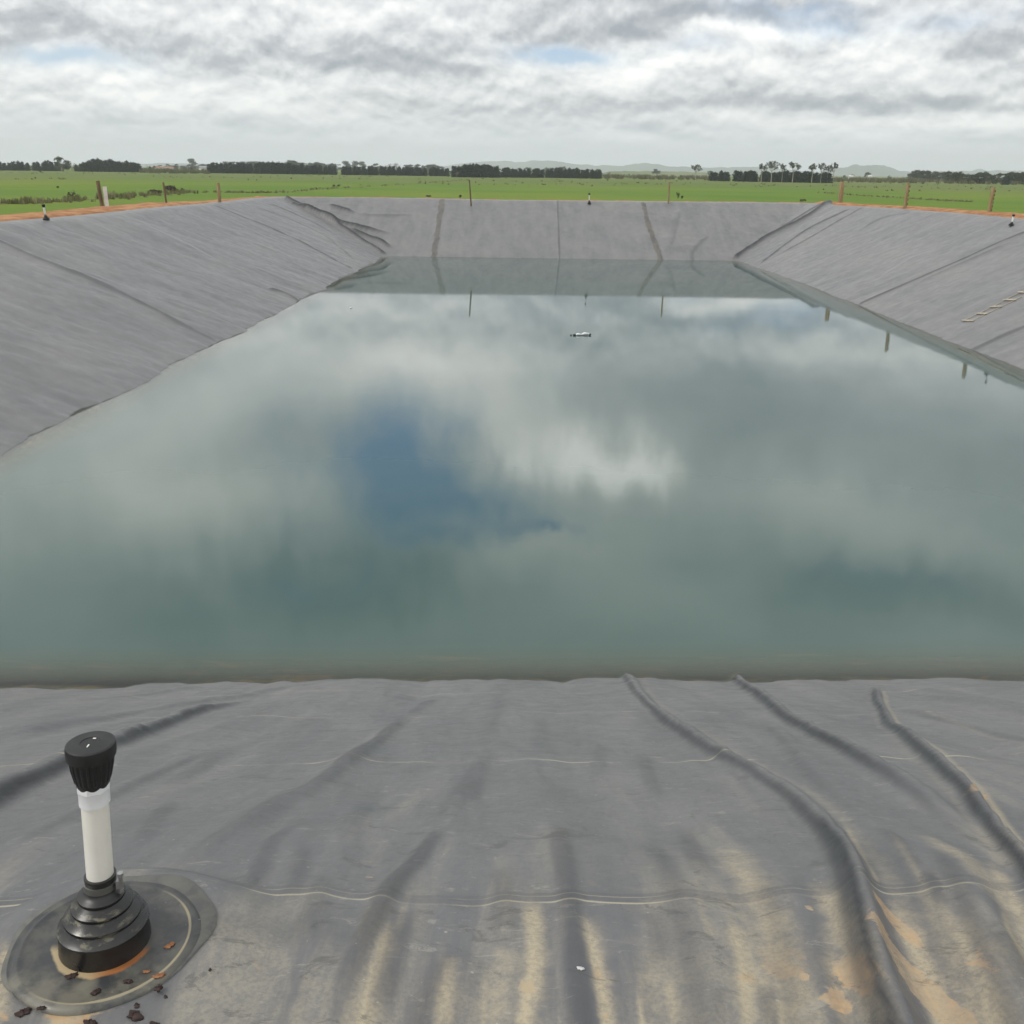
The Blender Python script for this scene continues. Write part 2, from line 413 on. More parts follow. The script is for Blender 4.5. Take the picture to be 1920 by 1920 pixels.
    und = T.mix(T.ramp(z.outputs[2], WZ-0.03, WZ-0.012), und, (0.055, 0.055, 0.045))
    col = T.mix(uw, col, und)
    T.put(b.inputs['Base Color'], col)
    rg = T.ramp(nE, 0.3, 0.7, 0.42, 0.58); T.put(b.inputs['Roughness'], T.math('ADD', rg, T.math('MULTIPLY', st, 0.25)))
    b.inputs['Specular IOR Level'].default_value = 0.42
    fine, _ = T.noise(T.scalev(UV, (4, 1.6, 1)), 2.2, 6, 0.6)
    bp = T.new('ShaderNodeBump'); bp.inputs['Strength'].default_value = 0.55; bp.inputs['Distance'].default_value = 0.012
    T.put(bp.inputs['Strength'], T.ramp(near, 0, 1, 0.2, 0.6)); T.put(bp.inputs['Height'], T.math('ADD', fine, T.math('MULTIPLY', nC, 0.06)))
    T.put(b.inputs['Normal'], bp.outputs[0])
    return m

def dnear(p): return 8.77+0.039*p[0]-p[1]
_s = [dnear(on_bank(960, y)) for y in (1688, 1697, 1432, 1338, 1299)]
SEAMS = [(_s[1], 0.0055, 0.8), (_s[0]-0.0, 0.004, 0.6), (_s[2], 0.009, 0.8), (_s[3], 0.013, 0.4), (_s[4], 0.018, 0.45)]

# ------------------------------------------------------------------ liner geometry
ys = [-1.6]
while ys[-1] < 70.5:
    y_ = ys[-1]; ys.append(y_+0.017+0.0016*max(y_-1.0, 0)+(0.03 if y_ < 1.0 else 0))
ys = np.array(ys); t = np.linspace(-1, 1, 760)
xn = 4*t+17*t*np.abs(t)**5+2.5*np.abs(t)**5
xf = 2.5+21.3*t
bb = sstep(4, 26, ys)[:, None]
X = xn[None, :]*(1-bb)+xf[None, :]*bb
Y = np.repeat(ys[:, None], len(t), 1)
Z, E, side = base(X, Y)
dn, df, dl, dr = sides(X, Y)
nearw = sstep(0.35, -0.35, -(np.where(side == 0, 1.0, -1.0)))  # 1 on the near bank
nearw = np.where(side == 0, 1.0, 0.0)
# coordinates along and down each slope
along = np.where((side == 0) | (side == 1), X, Y)
down = np.where(side == 0, dn, np.where(side == 1, df, np.where(side == 2, dl, dr)))
slopef = sstep(-3.5, -0.2, -E)*1.0
vis = sstep(0.6, -0.6, E)
# soft undulations of the sheet
nearmask = (side == 0)
a = fbm(X*1.5, Y*0.42, 1, 4)*0.030 + fbm(X*0.45, Y*0.3, 5, 3)*0.035 + fbm(X*4.2, Y*1.1, 9, 3)*0.008
c = -np.abs(fbm(X*1.05+0.3*fbm(X, Y*0.5, 15, 2), Y*0.25, 12, 2))*0.05      # rounded ribs running down the bank
a = (a-c*0.9+fbm(X*0.9+Y*0.5, Y*1.2-X*0.3, 18, 3)*0.014)
a = a*1.35-0.012+(0.35-np.abs(fbm(X*2.1+0.25*Y, Y*0.55, 140, 3)))*0.022
Z = Z+np.where(nearmask, a*sstep(-1.6, -0.9, dn), 0)
rx = Y; ry = np.where(side == 2, dl, dr)
diag = rx+0.10*ry
b_ = (fbm(diag*0.6, ry*0.28, 21, 3, 0.5)*0.085 + fbm(diag*1.5, ry*0.75, 25, 3, 0.5)*0.030*(0.4+sstep(-.3, .6, vnoise(rx*0.2, ry*0.3, 28))))
sc_ = np.abs(fbm(diag*1.3, ry*0.55, 30, 3))*0.06*sstep(6.5, 0.5, ry)
lf = np.where(side == 2, 1.0, 0.55)
Z = Z+np.where((side == 2) | (side == 3), (b_+sc_)*lf*sstep(-1.5, -0.6, ry)*vis, 0)
b2 = fbm(X*0.9, df*0.12, 33, 4, 0.6)*0.05+fbm(X*3.0, df*0.3, 36, 3)*0.015
b2 = b2+np.where(X > 8, fbm(X*1.6+df*0.5, df*1.2-X*0.2, 38, 3)*0.05, 0)
Z = Z+np.where(side == 1, b2*sstep(-0.3, 0.4, df)*vis, 0)

fold_shade = np.zeros_like(X); wash = np.zeros_like(X); low = np.zeros_like(X); chalk = np.zeros_like(X); spill = np.zeros_like(X)
def polyline(pxs, n=None):
    P = np.array([on_bank(*p)[:2] for p in pxs])
    # resample smoothly (Catmull-Rom)
    out = []
    Q = np.vstack([2*P[0]-P[1], P, 2*P[-1]-P[-2]])
    for i in range(1, len(Q)-2):
        for s_ in np.linspace(0, 1, 7)[:-1]:
            p0, p1, p2, p3 = Q[i-1:i+3]
            out.append(0.5*((2*p1)+(-p0+p2)*s_+(2*p0-5*p1+4*p2-p3)*s_**2+(-p0+3*p1-3*p2+p3)*s_**3))
    out.append(P[-1]); return np.array(out)
def dist_to(P, reach):
    x0, y0 = P.min(0)-reach; x1, y1 = P.max(0)+reach
    sel = (X > x0) & (X < x1) & (Y > y0) & (Y < y1)
    x = X[sel]; y = Y[sel]
    best = np.full(x.shape, 1e9); sg = np.zeros(x.shape); tt = np.zeros(x.shape)
    L = np.r_[0, np.cumsum(np.linalg.norm(np.diff(P, axis=0), axis=1))]
    for i in range(len(P)-1):
        a_, b_ = P[i], P[i+1]; d = b_-a_; l2 = d.dot(d)+1e-12
        s_ = np.clip(((x-a_[0])*d[0]+(y-a_[1])*d[1])/l2, 0, 1)
        ex = x-(a_[0]+s_*d[0]); ey = y-(a_[1]+s_*d[1]); r = np.hypot(ex, ey)
        k = r < best
        best[k] = r[k]; sg[k] = np.sign(d[0]*ey[k]-d[1]*ex[k]); tt[k] = (L[i]+s_[k]*(L[i+1]-L[i]))/L[-1]
    return sel, best, sg, tt
def fold(pxs, wl, wr, h, dark=0.0, darkside=0, ends=(0.08, 0.08), seed=0, washed=0.0, white=0.0, silt=0.0, wob=0.0):
    """a fold of the sheet along a line: half width on either side, height, how dark a shade is painted on it"""
    global Z
    P = polyline(pxs)
    sel, d, sg, tt = dist_to(P, 4*max(wl, wr))
    x = X[sel]; y = Y[sel]
    if wob: d = np.abs(d*sg+wob*vnoise(x*1.7, y*1.7, 70+seed)); 
    wv_ = np.where(sg > 0, wl, wr)*(1+0.2*vnoise(x*1.1, y*1.1, 60+seed))
    en = np.ones_like(tt)
    if ends[0]: en = en*sstep(0, ends[0], tt)
    if ends[1]: en = en*sstep(1, 1-ends[1], tt)
    q = d/wv_
    prof = np.exp(-q**2.4)
    Z[sel] += h*prof*en*(1+0.12*vnoise(x*1.5, y*1.5, 65+seed)+np.where(y < 9, 0.10*vnoise(x*9, y*9, 66+seed)+0.05*vnoise(x*22, y*22, 67), 0))
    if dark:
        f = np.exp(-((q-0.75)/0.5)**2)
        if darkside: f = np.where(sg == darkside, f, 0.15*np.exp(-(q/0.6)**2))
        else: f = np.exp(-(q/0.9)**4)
        fold_shade[sel] = np.maximum(fold_shade[sel], dark*f*en)  # shade painted into the colour
    if washed: wash[sel] = np.maximum(wash[sel], washed*(q < 1)*en)
    if white: chalk[sel] = np.maximum(chalk[sel], white*np.exp(-q**2)*en)
    if silt:
        f = np.exp(-((q-2.0)/0.9)**2)*np.where(sg == -darkside if darkside else sg == 1, 1, 0.35)
        low[sel] = np.maximum(low[sel], silt*f*en)

# near bank, big folds (pixels of the photograph, laid on the bank)
def streak(pxs, w_, amt, seed=0):
    P = polyline(pxs); sel, d, sg, tt = dist_to(P, 3*w_)
    e_ = d/(w_*1.25*(1+0.45*vnoise(X[sel]*4, Y[sel]*4, 150+seed))*np.where(sg > 0, 1.0, 0.55))
    low[sel] = np.maximum(low[sel], amt*np.exp(-np.abs(e_)**1.5)*sstep(0, .45, tt+.08*vnoise(X[sel]*20, Y[sel]*20, 9)))
R1 = [(1168, 1266), (1200, 1308), (1262, 1362), (1330, 1408), (1400, 1453), (1480, 1503), (1530, 1548), (1570, 1600), (1598, 1665), (1618, 1745), (1638, 1830), (1672, 1925), (1720, 2050)]
fold(R1, .050, .046, .046, .75, -1, (0, 0), 1, silt=.40)
fold(R1[6:], .026, .030, .022, .95, -1, (.15, 0), 2)
fold([(1375, 1266), (1440, 1318), (1500, 1358), (1560, 1398), (1625, 1440), (1690, 1478), (1750, 1512), (1805, 1558), (1860, 1625), (1910, 1710)], .045, .055, .060, 1.0, -1, (0, .30), 3, silt=.3)
fold([(1640, 1285), (1662, 1340), (1705, 1392), (1760, 1440), (1812, 1490), (1852, 1540), (1892, 1592), (1930, 1650), (1990, 1760)], .028, .036, .055, 1.0, -1, (.15, 0), 4, silt=1.0)
fold([(1600, 1560), (1680, 1600), (1760, 1670), (1850, 1800), (1900, 1925)], .06, .09, .02, .25, -1, (.3, 0), 5, silt=.6)
fold([(-120, 1560), (0, 1492), (70, 1462), (140, 1432), (210, 1402), (290, 1366), (380, 1333), (480, 1303)], .085, .055, .070, 1.0, -1, (0, .35), 6, silt=.2)
fold([(0, 1385), (120, 1355), (300, 1325), (480, 1300), (620, 1280)], .07, .09, .03, .3, -1, (.1, .3), 7)
fold([(770, 1325), (700, 1400), (610, 1470), (530, 1525), (470, 1580), (420, 1680)], .060, .055, .030, .50, 0, (.3, .4), 8)
fold([(835, 1555), (790, 1612), (735, 1672), (700, 1745), (660, 1830), (600, 1950)], .035, .035, .018, .55, 0, (.25, .3), 9, silt=.2)
fold([(1040, 1540), (1052, 1610), (1068, 1700), (1078, 1800), (1090, 1930)], .038, .036, .014, .48, 0, (.35, 0), 10, silt=.2)
fold([(560, 1480), (480, 1545), (380, 1620), (300, 1680)], .05, .05, .018, .35, 0, (.3, .3), 11)
fold([(930, 1400), (870, 1480), (830, 1560)], .05, .05, .012, .28, 0, (.4, .3), 12)
for i, (q_, w_, d_) in enumerate([([(575, 1555), (520, 1592), (491, 1640), (470, 1720)], .035, .38), ([(570, 1590), (555, 1680), (540, 1740)], .03, .28), ([(900, 1440), (885, 1480), (872, 1525)], .05, .28), ([(775, 1700), (743, 1769), (718, 1870), (700, 1950)], .03, .42),
    ([(1280, 1540), (1300, 1600), (1318, 1665)], .04, .36), ([(1725, 1640), (1755, 1700), (1775, 1740)], .022, .5), ([(1840, 1740), (1870, 1800), (1915, 1885), (1940, 1950)], .035, .5), ([(1640, 1560), (1700, 1625), (1730, 1680)], .025, .35),
    ([(1425, 1830), (1440, 1880), (1450, 1950)], .022, .35), ([(1350, 1840), (1340, 1890), (1330, 1950)], .02, .3), ([(1220, 1690), (1235, 1750), (1240, 1830)], .03, .28), ([(610, 1650), (590, 1720), (560, 1800)], .03, .28), ([(930, 1620), (945, 1700), (950, 1790)], .03, .3),
    ([(700, 1500), (660, 1560), (640, 1600)], .035, .25), ([(1130, 1380), (1120, 1440), (1115, 1480)], .045, .22), ([(1200, 1400), (1215, 1460), (1240, 1520)], .04, .25), ([(430, 1400), (380, 1440), (300, 1490)], .045, .3), ([(330, 1500), (290, 1560), (240, 1620)], .04, .32), ([(1010, 1330), (1015, 1380), (1020, 1420)], .05, .2), ([(830, 1300), (790, 1320), (760, 1345)], .06, .3)]):
    fold(q_, w_, w_, .008, d_, 0, (.35, .3), 200+i)  # low soft bands, their shade put into the colour
fold([(1250, 1560), (1290, 1640), (1330, 1760), (1370, 1930)], .07, .07, .022, .4, -1, (.3, 0), 13, silt=.6)
fold([(1450, 1640), (1500, 1760), (1540, 1930)], .05, .06, .018, .35, -1, (.3, 0), 14, silt=.7)
fold([(1780, 1600), (1830, 1700), (1890, 1850), (1930, 1960)], .04, .06, .025, .5, -1, (.3, 0), 15, silt=.7)
fold([(880, 1780), (850, 1850), (820, 1940)], .04, .05, .016, .4, -1, (.3, 0), 16, silt=.5)
fold([(960, 1290), (950, 1360), (930, 1430)], .09, .1, .018, .25, -1, (.4, .3), 17)
fold([(1430, 1330), (1500, 1420), (1600, 1520), (1680, 1600)], .05, .06, .018, .3, -1, (.3, .3), 18)
fold([(1700, 1320), (1800, 1350), (1930, 1385)], .05, .07, .025, .35, -1, (.2, 0), 19)
fold([(1720, 1300), (1820, 1315), (1940, 1335)], .05, .07, .02, .2, -1, (.2, 0), 20)
fold([(0, 1610), (60, 1570), (160, 1520), (260, 1470), (400, 1400)], .06, .06, .018, .3, -1, (.1, .3), 21)
fold([(100, 1320), (260, 1300), (400, 1285)], .06, .08, .02, .2, -1, (.2, .2), 22)
fold([(1230, 1330), (1320, 1400), (1420, 1490), (1500, 1600), (1545, 1700)], .04, .05, .014, .2, -1, (.2, .3), 23)
# left far corner
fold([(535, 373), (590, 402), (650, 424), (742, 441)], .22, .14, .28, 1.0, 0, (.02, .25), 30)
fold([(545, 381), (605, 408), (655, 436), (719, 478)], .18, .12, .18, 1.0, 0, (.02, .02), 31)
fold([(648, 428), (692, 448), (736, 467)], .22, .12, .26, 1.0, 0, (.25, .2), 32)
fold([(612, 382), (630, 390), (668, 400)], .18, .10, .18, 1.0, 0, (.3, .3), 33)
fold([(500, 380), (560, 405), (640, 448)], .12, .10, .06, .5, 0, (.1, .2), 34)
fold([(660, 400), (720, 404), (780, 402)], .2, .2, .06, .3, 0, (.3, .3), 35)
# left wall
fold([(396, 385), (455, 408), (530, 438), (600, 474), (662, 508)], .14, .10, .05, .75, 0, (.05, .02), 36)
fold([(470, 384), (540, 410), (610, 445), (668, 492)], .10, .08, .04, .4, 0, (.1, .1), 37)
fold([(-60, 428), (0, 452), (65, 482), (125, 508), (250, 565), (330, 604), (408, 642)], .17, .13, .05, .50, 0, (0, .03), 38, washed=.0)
fold([(120, 506), (190, 534), (250, 563), (330, 602)], .13, .13, .03, .6, 0, (.1, .2), 39)
fold([(270, 420), (330, 448), (400, 484), (425, 492)], .05, .05, .0, 0, 0, (.1, .3), 40, white=.8)
fold([(500, 540), (530, 548), (556, 562)], .12, .08, .09, .6, 0, (.2, 0), 41)
# far wall
fold([(829, 374), (823, 420), (813, 483)], .17, .17, .03, 0, 0, (0, 0), 42, washed=.85, wob=.05)
fold([(1045, 376), (1047, 430), (1049, 487)], .05, .05, .04, .6, 0, (0, 0), 43)
fold([(1206, 381), (1214, 415), (1230, 460), (1240, 492)], .15, .15, .06, 0, 0, (0, 0), 44, washed=.95, wob=.05)
fold([(1275, 392), (1266, 430), (1255, 470)], .1, .25, .05, .2, 0, (.2, .2), 45)
fold([(1330, 440), (1300, 470), (1298, 492)], .1, .2, .06, .3, 0, (.2, .1), 46)
# right far corner and right wall
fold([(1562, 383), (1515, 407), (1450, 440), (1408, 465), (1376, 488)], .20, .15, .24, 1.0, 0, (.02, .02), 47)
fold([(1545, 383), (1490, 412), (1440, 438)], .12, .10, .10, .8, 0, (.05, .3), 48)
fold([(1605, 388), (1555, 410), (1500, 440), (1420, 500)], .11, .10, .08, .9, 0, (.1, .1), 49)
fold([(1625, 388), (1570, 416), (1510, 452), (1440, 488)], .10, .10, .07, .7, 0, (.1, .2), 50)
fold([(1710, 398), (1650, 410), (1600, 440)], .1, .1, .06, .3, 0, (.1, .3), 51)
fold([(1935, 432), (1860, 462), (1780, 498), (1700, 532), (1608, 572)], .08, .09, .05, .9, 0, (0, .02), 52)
fold([(1905, 450), (1800, 495), (1700, 540)], .10, .14, .05, .2, 0, (.2, .2), 53)
fold([(1980, 590), (1925, 612), (1870, 635), (1824, 657)], .15, .15, .03, .55, 0, (0, .02), 54)
fold([(1760, 465), (1700, 488), (1650, 520)], .05, .05, .0, 0, 0, (.1, .1), 55, white=.45)
for i, (q_, w_, a_) in enumerate([
    ([(985, 1640), (995, 1720), (1000, 1800), (985, 1880), (975, 1960)], .022, 1.0), ([(1085, 1680), (1105, 1760), (1125, 1850), (1140, 1950)], .022, 1.0),
    ([(1355, 1700), (1385, 1780), (1395, 1860), (1400, 1950)], .028, .9), ([(1190, 1800), (1200, 1870), (1205, 1950)], .016, .8), ([(1245, 1790), (1258, 1870), (1262, 1950)], .018, .7),
    ([(1440, 1780), (1460, 1860), (1470, 1950)], .018, .7), ([(1300, 1620), (1310, 1700), (1330, 1760)], .014, .5),
    ([(1660, 1680), (1700, 1760), (1740, 1850), (1770, 1950)], .045, 1.0), ([(1740, 1680), (1780, 1760), (1830, 1860), (1860, 1950)], .035, .9), ([(1865, 1690), (1890, 1780), (1930, 1880)], .020, .8),
    ([(1650, 1560), (1690, 1620), (1740, 1700)], .02, .55), ([(1750, 1560), (1800, 1640), (1840, 1700)], .015, .4),
    ([(745, 1700), (715, 1790), (690, 1870), (670, 1960)], .032, .85), ([(850, 1760), (835, 1850), (820, 1950)], .025, .75), ([(910, 1790), (905, 1870), (900, 1950)], .02, .6),
    ([(780, 1640), (760, 1700), (745, 1750)], .012, .5), ([(600, 1800), (570, 1870), (550, 1950)], .02, .4), ([(130, 1860), (120, 1900), (110, 1960)], .05, .9), ([(20, 1780), (10, 1850), (0, 1930)], .02, .7),
    ([(230, 1415), (320, 1385), (400, 1360)], .02, .5), ([(170, 1430), (240, 1410), (300, 1390)], .02, .5), ([(0, 1470), (60, 1440), (110, 1420)], .02, .4), ([(1680, 1310), (1760, 1340), (1850, 1375), (1940, 1400)], .03, .5), ([(1255, 1345), (1330, 1392), (1400, 1440), (1470, 1490)], .016, .45),
    ([(1700, 1640), (1770, 1780), (1830, 1950)], .085, .62), ([(1850, 1650), (1900, 1760), (1960, 1900)], .05, .5), ([(1530, 1700), (1560, 1800), (1590, 1950)], .05, .55), ([(1200, 1730), (1215, 1840), (1220, 1950)], .06, .45), ([(940, 1740), (930, 1850), (920, 1950)], .07, .5), ([(700, 1780), (680, 1860), (660, 1950)], .06, .5), ([(1400, 1680), (1430, 1800), (1440, 1950)], .05, .45),
    ([(1420, 1300), (1480, 1340), (1560, 1385), (1640, 1430)], .014, .4), ([(1560, 1530), (1600, 1590), (1640, 1670)], .015, .7), ([(520, 1290), (600, 1278), (700, 1275)], .03, .3)]): streak(q_, w_, a_, i)
# orange mud tracked over the crest, lower right
def spill_at(px, py, r0, r1, ang, amp):
    p = on_bank(px, py); ca, sa = math.cos(ang), math.sin(ang)
    dx = X-p[0]; dy = Y-p[1]
    q = ((dx*ca+dy*sa)/r0)**2+((-dx*sa+dy*ca)/r1)**2
    np.maximum(spill, amp*np.exp(-q), out=spill)
spill_at(1738, 1870, .040, .20, R(16), 1.3)
spill_at(1682, 1745, .026, .13, R(12), 1.1)
spill_at(1605, 1850, .04, .10, R(8), .78)
spill_at(1570, 1885, .05, .06, 0, .70)
spill_at(1508, 1840, .02, .022, 0, .8)
spill_at(1515, 1715, .02, .016, 0, .9); spill_at(1430, 1950, .1, .06, 0, .6)
spill_at(1830, 1500, .05, .11, R(-35), .8)
spill_at(1745, 1632, .016, .013, 0, .8)
spill_at(680, 1625, .07, .018, 0, .62)
spill_at(690, 1655, .02, .010, 0, .8)
spill_at(180, 1905, .07, .05, 0, .75)
spill_at(20, 1830, .03, .06, 0, .6)
spill_at(985, 1850, .03, .06, 0, .6); spill_at(700, 1870, .04, .07, 0, .55); spill_at(1840, 1840, .05, .12, R(10), .62); spill_at(1900, 1780, .03, .1, 0, .55)
low = np.where(nearmask, low, 0); spill = np.where(nearmask, spill, 0)
# welds stand 4 mm proud on the near bank
for c_ in (_s[1], _s[2]):
    Z += np.where(nearmask, 0.003*np.exp(-((dn-c_+0.03)/0.03)**4), 0)
# the sheet dives into its anchor trench outside the crest
edge = np.where(nearmask, 3.0, 0.75)+0.12*fbm(X*0.8, Y*0.8, 80, 3)
Z = Z-0.9*sstep(0, 0.35, E-edge)
keep = (E < edge+0.45)
# keep the boot flange area of the vent flat
VENT = at(198, 1765, 2.40)
rr = np.hypot(X-VENT[0], Y-VENT[1])
zf = 2.394
Z = Z+(zf-Z)*sstep(0.42, 0.22, rr)
LINER = liner_material()
liner = gridmesh('pond_liner', X, Y, Z, LINER, dict(over=E, fold_shade=fold_shade, near=nearw, wash=wash, along=along, down=down, low=low, chalk=chalk, spill=spill), keep)
tag(liner, kind='structure')
def liner_z(x, y):
    i = np.argmin((X-x)**2+(Y-y)**2); return float(Z.reshape(-1)[i])

# ------------------------------------------------------------------ water
def water_material():
    m = bpy.data.materials.new('pond_water'); m.use_nodes = True
    T = NT(m.node_tree); m.node_tree.nodes.clear()
    out = T.new('ShaderNodeOutputMaterial')
    oc = T.new('ShaderNodeTexCoord').outputs['Object']; dep = T.attr('depth')
    n, _ = T.noise(T.scalev(oc, (1.0, 0.6, 1)), 5.0, 3, 0.5)
    nb, _ = T.noise(T.scalev(oc, (0.5, 1.1, 1)), 0.5, 3, 0.5)
    bp = T.new('ShaderNodeBump'); bp.inputs['Strength'].default_value = 1.0; bp.inputs['Distance'].default_value = 0.0007
    T.put(bp.inputs['Height'], T.math('ADD', T.math('MULTIPLY', n, 0.5), T.math('MULTIPLY', nb, 1.6)))
    gl = T.new('ShaderNodeBsdfGlossy'); gl.inputs['Roughness'].default_value = 0.035; gl.inputs['Color'].default_value = (1, 1, 1, 1)
    T.put(gl.inputs['Normal'], bp.outputs[0])
    fr = T.new('ShaderNodeFresnel'); fr.inputs['IOR'].default_value = 1.345; T.put(fr.inputs['Normal'], bp.outputs[0])
    df_ = T.new('ShaderNodeBsdfDiffuse')
    c1, _ = T.noise(oc, 0.25, 4, 0.6)
    deep = T.mix(T.ramp(c1, 0.35, 0.65), (0.050, 0.094, 0.084), (0.062, 0.105, 0.093))
    c2_, _ = T.noise(T.scalev(oc, (1, 6, 1)), 1.2, 5, 0.6)
    shallow = T.mix(T.ramp(c2_, 0.56, 0.74), (0.080, 0.098, 0.070), (0.165, 0.130, 0.075))
    T.put(df_.inputs['Color'], T.mix(T.ramp(dep, 0.02, 0.42), shallow, deep))
    tr = T.new('ShaderNodeBsdfTransparent'); tr.inputs['Color'].default_value = (0.72, 0.80, 0.70, 1)
    m1 = T.new('ShaderNodeMixShader'); T.put(m1.inputs[0], T.math('SUBTRACT', 1.0, T.math('EXPONENT', T.math('MULTIPLY', dep, -9.0))))
    T.l.new(tr.outputs[0], m1.inputs[1]); T.l.new(df_.outputs[0], m1.inputs[2])
    m2 = T.new('ShaderNodeMixShader'); T.put(m2.inputs[0], fr.outputs[0]); T.l.new(m1.outputs[0], m2.inputs[1]); T.l.new(gl.outputs[0], m2.inputs[2])
    T.l.new(m2.outputs[0], out.inputs['Surface'])
    return m
wy = np.r_[np.linspace(8.0, 12.0, 60), np.linspace(12.3, 60.3, 120)]; wx = np.linspace(-10.3, 14.6, 150)
WX, WY = np.meshgrid(wx, wy)
bz, _, _ = base(WX, WY)
water = gridmesh('pond_water', WX, WY, np.full_like(WX, WZ), water_material(), dict(depth=np.clip(WZ-bz, 0, 5)))
tag(water, kind='structure')

# ------------------------------------------------------------------ earth bank and field
earth = noisy('orange_earth', (0.25, 0.105, 0.040), (0.42, 0.22, 0.10), 1.6, 0.95, 0.8, stretch=(1, 1, 2), bd=0.06)
ex = np.linspace(-30, 35, 420); ey = np.linspace(-16, 82, 620); EX, EY = np.meshgrid(ex, ey)
_, EE, es = base(EX, EY)
EE2 = EE-np.where(es == 0, 2.25, 0)
rz = rimz(EX, EY)
mound = np.where((es == 2), 0.07-0.16*sstep(50, 60, EY), np.where(es == 3, 0.09, np.where(es == 1, -0.03, 0.05)))
mound = mound*sstep(0.2, 1.2, EE2)+0.05*fbm(EX*1.3, EY*1.3, 90, 4)
inner = sstep(0.15, 0.75, EE2)
zb = rz-0.5*(1-inner)+mound*inner
zb = np.where(EE2 < 0.1, np.minimum(zb, base(EX, EY)[0]-0.5), zb)
outz = rz+0.1-(EE2-2.9)/1.9
kk = 0.12
ZB = np.where(EE2 > 2.2, -kk*np.log(np.exp(-np.clip(zb, -8, 8)/kk)+np.exp(-np.clip(outz, -8, 8)/kk)), zb)
ZB = np.maximum(ZB+0.03*fbm(EX*2.5, EY*2.5, 95, 3)*inner, -0.35)
tag(gridmesh('earth_bank', EX, EY, ZB, earth, None, (EE2 > -0.3)), kind='structure')

def field_material():
    m, T, b = material('pasture', rough=0.9, spec=0.15)
    oc = T.new('ShaderNodeTexCoord').outputs['Object']
    n1, _ = T.noise(T.scalev(oc, (1, 1, 1)), 0.010, 5, 0.6)
    n2, _ = T.noise(T.scalev(oc, (0.4, 1, 1)), 0.07, 6, 0.65)
    n3, _ = T.noise(T.scalev(oc, (1, 2.0, 1)), 0.6, 5, 0.7)
    g = T.mix(T.ramp(n1, 0.35, 0.65), (0.082, 0.165, 0.012), (0.150, 0.200, 0.018))
    s = T.new('ShaderNodeSeparateXYZ'); T.put(s.inputs[0], oc)
    dist = T.vmath('LENGTH', oc)
    # the rough, ungrazed paddocks in front of the shelterbelts
    edge = T.math('ADD', dist, T.math('MULTIPLY', T.math('SUBTRACT', n1, 0.5), 260))
    rough = T.ramp(edge, 250, 420)
    dry = T.mix(T.ramp(n2, 0.42, 0.66), (0.095, 0.135, 0.030), (0.155, 0.150, 0.060))
    g = T.mix(T.math('MULTIPLY', rough, 0.75), g, dry)
    g = T.mix(T.math('MULTIPLY', T.ramp(n2, 0.50, 0.70), 0.30), g, (0.14, 0.155, 0.045))
    g = T.mix(T.math('MULTIPLY', T.ramp(n3, 0.45, 0.75), 0.35), g, (0.045, 0.105, 0.010))
    T.put(b.inputs['Base Color'], g)
    return m
FIELD = field_material()
rad = [0, 60, 90, 130, 200, 300, 450, 700, 1100, 2000, 4000, 9000, 30000]
V = []; Fc = []; n = 96
hx0, hx1, hy0, hy1 = -27.5, 32.5, -13, 79.5
def hole_pt(a_):
    cx, cy = 2.5, 33.0; dx, dy = math.cos(a_), math.sin(a_)
    tx = ((hx1-cx) if dx > 0 else (cx-hx0))/max(abs(dx), 1e-6); ty = ((hy1-cy) if dy > 0 else (cy-hy0))/max(abs(dy), 1e-6)
    t_ = min(tx, ty); return cx+dx*t_, cy+dy*t_
angs = sorted([2*math.pi*k/n for k in range(n)]+[math.atan2(sy_*46.5 if sy_ > 0 else -46.0, sx_*30) % (2*math.pi) for sx_ in (-1, 1) for sy_ in (-1, 1)])
for r_ in rad:
    for a_ in angs:
        hx, hy = hole_pt(a_)
        V.append((hx+math.cos(a_)*r_, hy+math.sin(a_)*r_, 0.0))
n = len(angs)
for i in range(len(rad)-1):
    for k in range(n): Fc.append((i*n+k, (i+1)*n+k, (i+1)*n+(k+1) % n, i*n+(k+1) % n))
tag(meshobj('field', V, Fc, FIELD, smooth=False), kind='structure')

# drain cut through the paddock: a shallow strip of bare dark soil with dry grass along it
soil = noisy('damp_soil', (0.055, 0.045, 0.025), (0.10, 0.085, 0.04), 0.5, 0.95, 0.0)
def strip(name, pts, wd, mat):
    pts = [np.array(p[:2]) for p in pts]; V = []; Fc = []
    Q = []
    for i in range(len(pts)-1):
        for s_ in np.linspace(0, 1, 12)[:-1]: Q.append(pts[i]*(1-s_)+pts[i+1]*s_)
    Q.append(pts[-1])
    for i, p in enumerate(Q):
        d = Q[min(i+1, len(Q)-1)]-Q[max(i-1, 0)]; d /= np.linalg.norm(d); nn = np.array([-d[1], d[0]])
        ww = wd*(1+0.6*float(vnoise(i*0.7, 3.3, 5)))
        off = nn*0.6*float(vnoise(i*0.5, 8.3, 6))
        V += [(*(p+off+nn*ww/2), 0.008), (*(p+off-nn*ww/2), 0.008)]
        if i: Fc.append((2*i-2, 2*i-1, 2*i+1, 2*i))
    return tag(meshobj(name, V, Fc, mat, smooth=False), kind='structure')
DR1 = [at(-80, 386, 0), at(60, 381, 0), at(200, 373, 0), at(280, 366, 0), at(360, 360, 0)]
DR2 = [at(400, 361, 0), at(500, 362, 0), at(600, 355, 0), at(700, 349, 0), at(830, 341, 0), at(860, 338, 0)]
DR3 = [at(1540, 361, 0), at(1600, 366, 0), at(1700, 372, 0), at(1780, 377, 0), at(1830, 379, 0)]
for q_, wd in ((DR1, .9), (DR2, .9), (DR3, .9)): strip('drain', q_, wd, soil)

